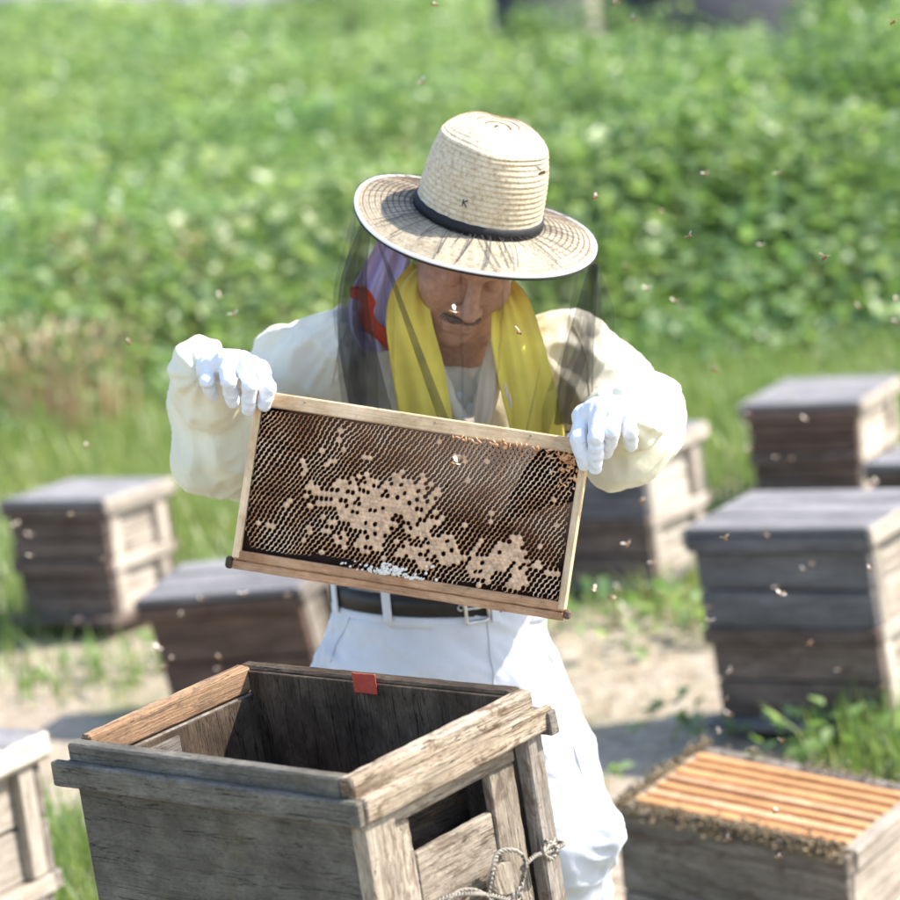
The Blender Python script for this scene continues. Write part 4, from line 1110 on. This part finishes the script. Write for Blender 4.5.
# ---- straw hat, veil
def make_hat():
    R_ = rot('y', rad(17.5)) @ rot('x', rad(13))
    c0 = at(478, 214, 4.285)
    W = lambda p: np.asarray(p) @ R_.T + c0
    RX, RY = .0895, .101
    # crown profile: (radius factor, height), braid steps along it
    prof = []
    z = 0; seg = 4; rows = 14
    def crown_rz(t):
        # t 0..1 up the wall and over the shoulder to the centre
        if t < .56:
            q = t/.56; return 1-.06*q-.06*q**4, .100*q
        q = (t-.56)/.44; ang = q*math.pi/2
        return .88*(math.cos(ang)**.82 if q < 1 else 0), .100+.040*math.sin(ang)
    n = 120; T = np.linspace(0, 1, 24*seg+1); V = []
    a = np.linspace(0, 2*math.pi, n, endpoint=False)
    for ti, t in enumerate(T):
        r, z = crown_rz(t); saw = (ti % seg)/seg
        r2 = max(r+(.0135*(1-saw)), 0.0) if r > .02 else 0.0
        x = RX*r2*np.cos(a); y = RY*r2*np.sin(a)
        top = np.clip((z-.075)/.06, 0, 1)
        dent = .013*np.exp(-(x/.024)**2)*np.exp(-((y-.005)/.075)**2)*top
        pin = 1-.13*top*np.exp(-((np.abs(x)-.05)/.03)**2)*np.exp(-((y+.05)/.045)**2)
        zz = z-dent-.0035*np.cos(2*a)*top+.0022*(saw-.5)
        V.append(np.stack([x*pin, y*pin, zz+np.zeros(n)], -1))
    v = np.concatenate(V); m = len(T)
    F = [(i*n+j, i*n+(j+1) % n, (i+1)*n+(j+1) % n, (i+1)*n+j) for i in range(m-1) for j in range(n)]
    hat = world_child('hat', np_mesh('hat', W(v), F, False, [1 if (i % 4 == 3) else 0 for i in range(m-1) for j in range(n)]), [MT['straw_hat'], MT['straw_gap']], person)
    # brim: braid rings, drooping and slightly wavy
    def brim(t, a):
        r = 1.0+t*(.172/RX-1.0); ry = 1.0+t*(.178/RY-1.0)
        z = -.002-.016*t**1.7+.006*t*np.cos(2*a+.5)+.003*t*np.sin(3*a)+.004*t*t*np.sin(a)
        return RX*r*np.cos(a), RY*ry*np.sin(a), z
    n2 = 160; a2 = np.linspace(0, 2*math.pi, n2, endpoint=False); T2 = np.linspace(0, 1, 10*seg+1); V = []
    for ti, t in enumerate(T2):
        x, y, z = brim(t, a2); saw = (ti % seg)/seg; V.append(np.stack([x, y, z+.0016*(1-saw)], -1))
    nb = len(T2)
    for t in T2[::-4]:
        x, y, z = brim(t, a2); V.append(np.stack([x, y, z-.0022], -1))
    v = np.concatenate(V); m = len(V)
    F = [(i*n2+j, i*n2+(j+1) % n2, (i+1)*n2+(j+1) % n2, (i+1)*n2+j) for i in range(m-1) for j in range(n2)]
    world_child('brim', np_mesh('brim', W(v), np.array(F)[:, ::-1], False, [1 if (i % 4 == 3 and i < nb-1) else 0 for i in range(m-1) for j in range(n2)]), [MT['straw_hat'], MT['straw_gap']], hat)
    def tube_ring(name, t, dz, r, mat, par):
        aa = np.linspace(0, 2*math.pi, 121); x, y, z = brim(t, aa); v, f = tube_np(W(np.stack([x, y, z+dz], -1)), [r]*121, 8)
        return world_child(name, np_mesh(name, v, f, True), mat, par)
    tube_ring('brim_edge', 1.0, 0, .0024, MT['white'], hat); tube_ring('brim_piping', 1.012, -.0038, .0014, MT['black'], hat)
    # band
    aa = np.linspace(0, 2*math.pi, 101); V = []
    for r, z in ((1.010, -.001), (1.045, .000), (1.040, .008), (1.032, .0140), (1.004, .0150)):
        V.append(np.stack([RX*r*np.cos(aa), RY*r*np.sin(aa), z+.0004*np.sin(23*aa)], -1))
    v = np.concatenate(V); F = [(i*101+j, i*101+j+1, (i+1)*101+j+1, (i+1)*101+j) for i in range(4) for j in range(100)]
    world_child('hat_band', np_mesh('hat_band', W(v), F, True), MT['black'], hat)
    # small dark letter mark stitched on the front of the crown
    ea = rad(-106); ex = np.array([RX*.985*math.cos(ea), RY*.985*math.sin(ea), .042]); tn = np.array([-math.sin(ea), math.cos(ea), 0]); nn = np.array([math.cos(ea), math.sin(ea), .1]); uz = np.array([0, 0, 1.0])
    V = []; F = []
    for (p, q) in (((-.003, -.005), (-.003, .005)), ((-.003, 0), (.003, .005)), ((-.002, .0005), (.0035, -.005))):
        v, f = tube_np([ex+nn*.003+tn*p[0]+uz*p[1], ex+nn*.003+tn*q[0]+uz*q[1]], [.0008]*2, 6); F.append(f+sum(len(k) for k in V)); V.append(v)
    world_child('emblem', np_mesh('emblem', W(np.concatenate(V)), np.concatenate(F)), MT['black'], hat)
    # netting stretched over the brim, gathered into pleats at the band
    n3 = 480; a3 = np.linspace(0, 2*math.pi, n3, endpoint=False); V = []
    ple = np.sin(a3*46+3*np.sin(a3*5))+.6*np.sin(a3*71+1)
    for t in np.linspace(.02, 1.03, 8):
        x, y, z = brim(t, a3); V.append(np.stack([x, y, z+.0048+.0022*ple*(1-.55*t)], -1))
    v = np.concatenate(V); F = [(i*n3+j, i*n3+(j+1) % n3, (i+1)*n3+(j+1) % n3, (i+1)*n3+j) for i in range(7) for j in range(n3)]
    veil = world_child('veil', np_mesh('veil', W(v), F, True), MT['net_top'], hat)
    # doubled pleats that read as dark radial lines
    V = []; F = []; bs = 0; r_ = random.Random(3)
    for k in range(60):
        a0 = k/60*2*math.pi+r_.uniform(-.05, .05); w_ = r_.uniform(.0007, .0019); end = r_.uniform(.45, 1.03); tw = r_.uniform(-.18, .18)
        for t0 in np.linspace(.03, end, 7):
            x, y, z = brim(t0, np.array([a0+tw*t0-w_/.13, a0+tw*t0+w_/.13])); V.append(np.stack([x, y, z+.0078], -1))
        F += [(bs+2*i, bs+2*i+1, bs+2*i+3, bs+2*i+2) for i in range(6)]; bs += 14
    world_child('veil_pleats', np_mesh('veil_pleats', W(np.concatenate(V)), F), MT['netfold'], veil)
    # the hanging part: from the brim edge down to the shoulders
    n4 = 520; a4 = np.linspace(0, 2*math.pi, n4, endpoint=False); V = []; rowsN = 30
    x, y, z = brim(1.015, a4); top = W(np.stack([x, y, z-.004], -1))
    cb = at(464, 458, 4.385)
    rxb = .163+.006*np.sin(3*a4+1); ryb = .150+.0*a4
    bot = np.stack([cb[0]+rxb*np.cos(a4), cb[1]+ryb*np.sin(a4), cb[2]+.0*a4+.012*np.sin(2*a4+.6)-.03*np.sin(a4)*0], -1)
    # shoulders carry the sides higher
    bot[:, 2] += .035*np.abs(np.cos(a4))**3
    for k in range(rowsN+1):
        t = k/rowsN
        p = top*(1-t)+bot*t
        out = np.stack([np.cos(a4), np.sin(a4)*.9, 0*a4], -1)
        sd = np.abs(np.cos(a4))**1.5
        bul = .012*math.sin(math.pi*min(t*1.2, 1))+.014*noise3(np.stack([2.0*np.cos(a4), 2.0*np.sin(a4), 2.6*t+0*a4], -1))*min(1, t*3)
        w_ = ((.0045+.017*sd)*np.sin(21*a4+2.2*np.sin(3*a4+1.7*t)+1.3*t)+.003*np.sin(37*a4+4*t))*(min(1, t*1.6)**.8)
        V.append(p+out*(bul+w_)[:, None])
    v = np.concatenate(V); F = [(i*n4+j, i*n4+(j+1) % n4, (i+1)*n4+(j+1) % n4, (i+1)*n4+j) for i in range(rowsN) for j in range(n4)]
    world_child('veil_drape', np_mesh('veil_drape', v, F, True), MT['net'], veil)
    # folded seams running down the net
    VV = np.stack(V)       # rows, angle, xyz
    for j0, j1, w_ in ((330, 350, 3), (286, 276, 4), (480, 474, 3), (10, 16, 4), (384, 388, 1), (412, 404, 1)):
        L_ = []
        for k in range(rowsN+1):
            j = int(round(j0+(j1-j0)*k/rowsN)); o_ = np.array([math.cos(a4[j % n4]), math.sin(a4[j % n4]), 0])*.002
            L_.append(VV[k, (j-w_) % n4]+o_); L_.append(VV[k, (j+w_) % n4]+o_)
        F = [(2*i, 2*i+1, 2*i+3, 2*i+2) for i in range(rowsN)]
        world_child('veil_fold', np_mesh('veil_fold', np.array(L_), F, True), MT['net'], veil)
    # gathered net at both sides, where it bunches on the shoulders, and a slanting fold in front
    strip('veil_gather', [at(366, 226, 4.22), at(354, 280, 4.24), at(356, 340, 4.25), at(374, 425, 4.26)], [wpx(10), wpx(26), wpx(36), wpx(44)], MT['net_gather'], veil, 3.0, .007, .002, .3)
    strip('veil_gather', [at(594, 264, 4.26), at(586, 310, 4.26), at(578, 360, 4.26), at(574, 424, 4.26)], [wpx(8), wpx(20), wpx(32), wpx(40)], MT['net_gather'], veil, 3.0, .007, .002, 1.3)
    strip('veil_gather', [at(378, 240, 4.14), at(406, 318, 4.15), at(448, 432, 4.165)], [wpx(3), wpx(6), wpx(12)], MT['net_gather'], veil, 1.0, .002, .001, .3)
    hem = np.concatenate([V[-1], V[-1][:1]])[::4]
    v, f = tube_np(hem, [.0016]*len(hem), 6); world_child('veil_hem', np_mesh('veil_hem', v, f, True), MT['black'], veil)
def seam(name, o, pts, r, mat, parent):
    from mathutils.bvhtree import BVHTree
    t_ = BVHTree.FromPolygons([v.co.copy() for v in o.data.vertices], [tuple(p.vertices) for p in o.data.polygons])
    P = np.array(pts, float); tt = np.linspace(0, len(P)-1, 26); out = []
    for q in tt:
        i = min(int(q), len(P)-2); px = P[i]+(P[i+1]-P[i])*(q-i); d = Vector(at(px[0], px[1], 4.0)-CP).normalized()
        h = t_.ray_cast(Vector(CP), d)
        if h[0] is not None: out.append(np.array(h[0]+h[1]*(-.0 if h[1].dot(d) > 0 else .0004)))
    if len(out) > 3:
        v, f = tube_np(out, [r]*len(out), 6); return world_child(name, np_mesh(name, v, f, True), mat, parent)
TRO = [o for o in person.children if o.name.startswith('trousers')][0]; JAK = [o for o in person.children if o.name.startswith('jacket')][0]
MT['seam'] = cloth('grey_stitching', (.50, .51, .55))
for q in ([(487, 622), (489, 640), (490, 655), (494, 675), (493, 700)], [(352, 612), (346, 628), (336, 645), (331, 662)], [(540, 640), (552, 660), (570, 690)], [(562, 710), (578, 760), (590, 800)]):
    seam('seam', TRO, q, .0011, MT['seam'], TRO)
for q in ([(352, 318), (338, 350), (332, 385)], [(574, 325), (588, 360), (590, 395)]):
    seam('seam', JAK, q, .0010, MT['jacket'], JAK)
MT['net_gather'] = netmat('black_netting_gathered', .36)
MT['net_top'] = netmat('black_netting_over_brim', .23)
make_hat()
# ------------------------------------------------------------------ flying bees
def bee_mesh():
    v0, f0 = ico(1); V = []; F = []; MI = []; b = 0
    def add(v, f, mi):
        nonlocal b
        V.append(v); F.append(f+b); MI.extend([mi]*len(f)); b += len(v)
    add(v0*np.array([.0042, .0022, .0021])+np.array([-.0052, 0, -.0006]), f0, 0)
    add(v0*np.array([.0024, .0021, .0021]), f0, 0)
    add(v0*np.array([.0014, .0017, .0016])+np.array([.0033, 0, -.0002]), f0, 0)
    for sy in (-1, 1):
        w_ = np.array([[0, sy*.001, .0018], [.001, sy*.006, .0042], [-.0015, sy*.0095, .0048], [-.0045, sy*.007, .0040], [-.003, sy*.002, .0022]])
        add(w_, np.array([[0, 1, 2], [0, 2, 3], [0, 3, 4]]), 1)
    me = np_mesh('honeybee', np.concatenate(V), np.concatenate(F), False, MI)
    me.materials.append(MT['bee']); me.materials.append(MT['beewing']); return me
BM = bee_mesh()
BEES = [
 ('honeybee in flight against the green field right of the beekeeper', 'bees flying over the field', 4.2, 6.5,
  [(863, 132), (779, 173), (660, 211), (690, 236), (627, 267), (748, 267), (762, 245), (825, 257), (849, 244), (858, 307), (898, 321), (647, 288), (681, 308), (674, 302), (627, 343), (713, 370), (597, 197), (706, 174), (895, 300)]),
  ('honeybee in flight near the top edge of the picture', 'bees near the top edge', 4.0, 5.5, [(423, 82), (436, 5), (632, 20), (615, 4), (892, 23)]),
  ('honeybee hovering before the farthest hive at the back right', 'bees at the back right hive', 5.5, 8.0, [(789, 394), (805, 419), (747, 450), (777, 457), (790, 459), (875, 482), (748, 415)]),
  ('honeybee hovering before the tall blue grey hive', 'bees at the tall hive', 4.2, 6.0, [(724, 538), (767, 536), (804, 569), (813, 564), (776, 588), (781, 595), (810, 644), (731, 671), (726, 700), (728, 715), (720, 731), (710, 621), (839, 670), (882, 687), (869, 569), (708, 608)]),
  ('honeybee flying just above the open hive of orange bars', 'bees over the open hive', 4.3, 4.9, [(751, 750), (782, 741), (778, 812), (778, 858), (727, 840)]),
  ('honeybee flying between the comb frame and the half-hidden hive', 'bees beside the comb frame', 4.3, 6.5, [(644, 501), (627, 545), (653, 563), (618, 587), (595, 590), (613, 599), (625, 607), (661, 594)]),
  ('honeybee hovering before the far left hive', 'bees at the far left hive', 5.5, 7.5, [(72, 515), (15, 524), (30, 535), (31, 556), (102, 560), (78, 620)]),
  ('honeybee hovering before the leaning brown hive', 'bees at the leaning hive', 4.8, 6.3, [(159, 648), (172, 659), (165, 667), (200, 600), (180, 615), (243, 594), (286, 596), (217, 657), (219, 668)]),
  ('honeybee in flight over the dry grass left of the raised glove', 'bees left of the beekeeper', 4.4, 5.6, [(218, 296), (234, 315), (88, 446), (128, 342)]),
]
ORD = ['highest', 'second highest', 'third highest', 'fourth highest', 'fifth highest', 'sixth highest', 'seventh highest', 'eighth highest', 'ninth highest', 'tenth highest', 'eleventh highest', 'twelfth highest', 'thirteenth highest', 'fourteenth highest', 'fifteenth highest', 'sixteenth highest', 'seventeenth highest', 'eighteenth highest', 'nineteenth highest']
for label, grp, y0, y1, pts in BEES:
    for rank, (px, py) in enumerate(sorted(pts, key=lambda q: q[1])):
        p = at(px, py, random.uniform(y0, y1))
        o = bpy.data.objects.new('honeybee', BM); C.objects.link(o); o.location = p
        o.rotation_euler = (random.uniform(-.6, .6), random.uniform(-.6, .6), random.uniform(0, 6.28)); s = random.uniform(.85, 1.15); o.scale = (s, s, s)
        tag(o, label+', '+('lowest' if rank == len(pts)-1 else ORD[rank])+' of them', 'bee', grp)
def single(px, py, y, label, rz):
    p = at(px, py, y); o = bpy.data.objects.new('honeybee', BM); C.objects.link(o); o.location = p
    o.rotation_euler = (.5, .3, rz); o.scale = (1.15,)*3; tag(o, label, 'bee', 'bees close to the beekeeper')
single(455, 312, 4.08, 'bright honeybee flying in front of the beekeeper\'s face', .2)
single(520, 333, 4.06, 'honeybee in front of the right end of the yellow towel', 1.2)
single(541, 173, 4.10, 'honeybee at the right side of the straw hat crown', 2.2)
single(457, 464, 3.97, 'honeybee on the upper part of the dark comb', .4)
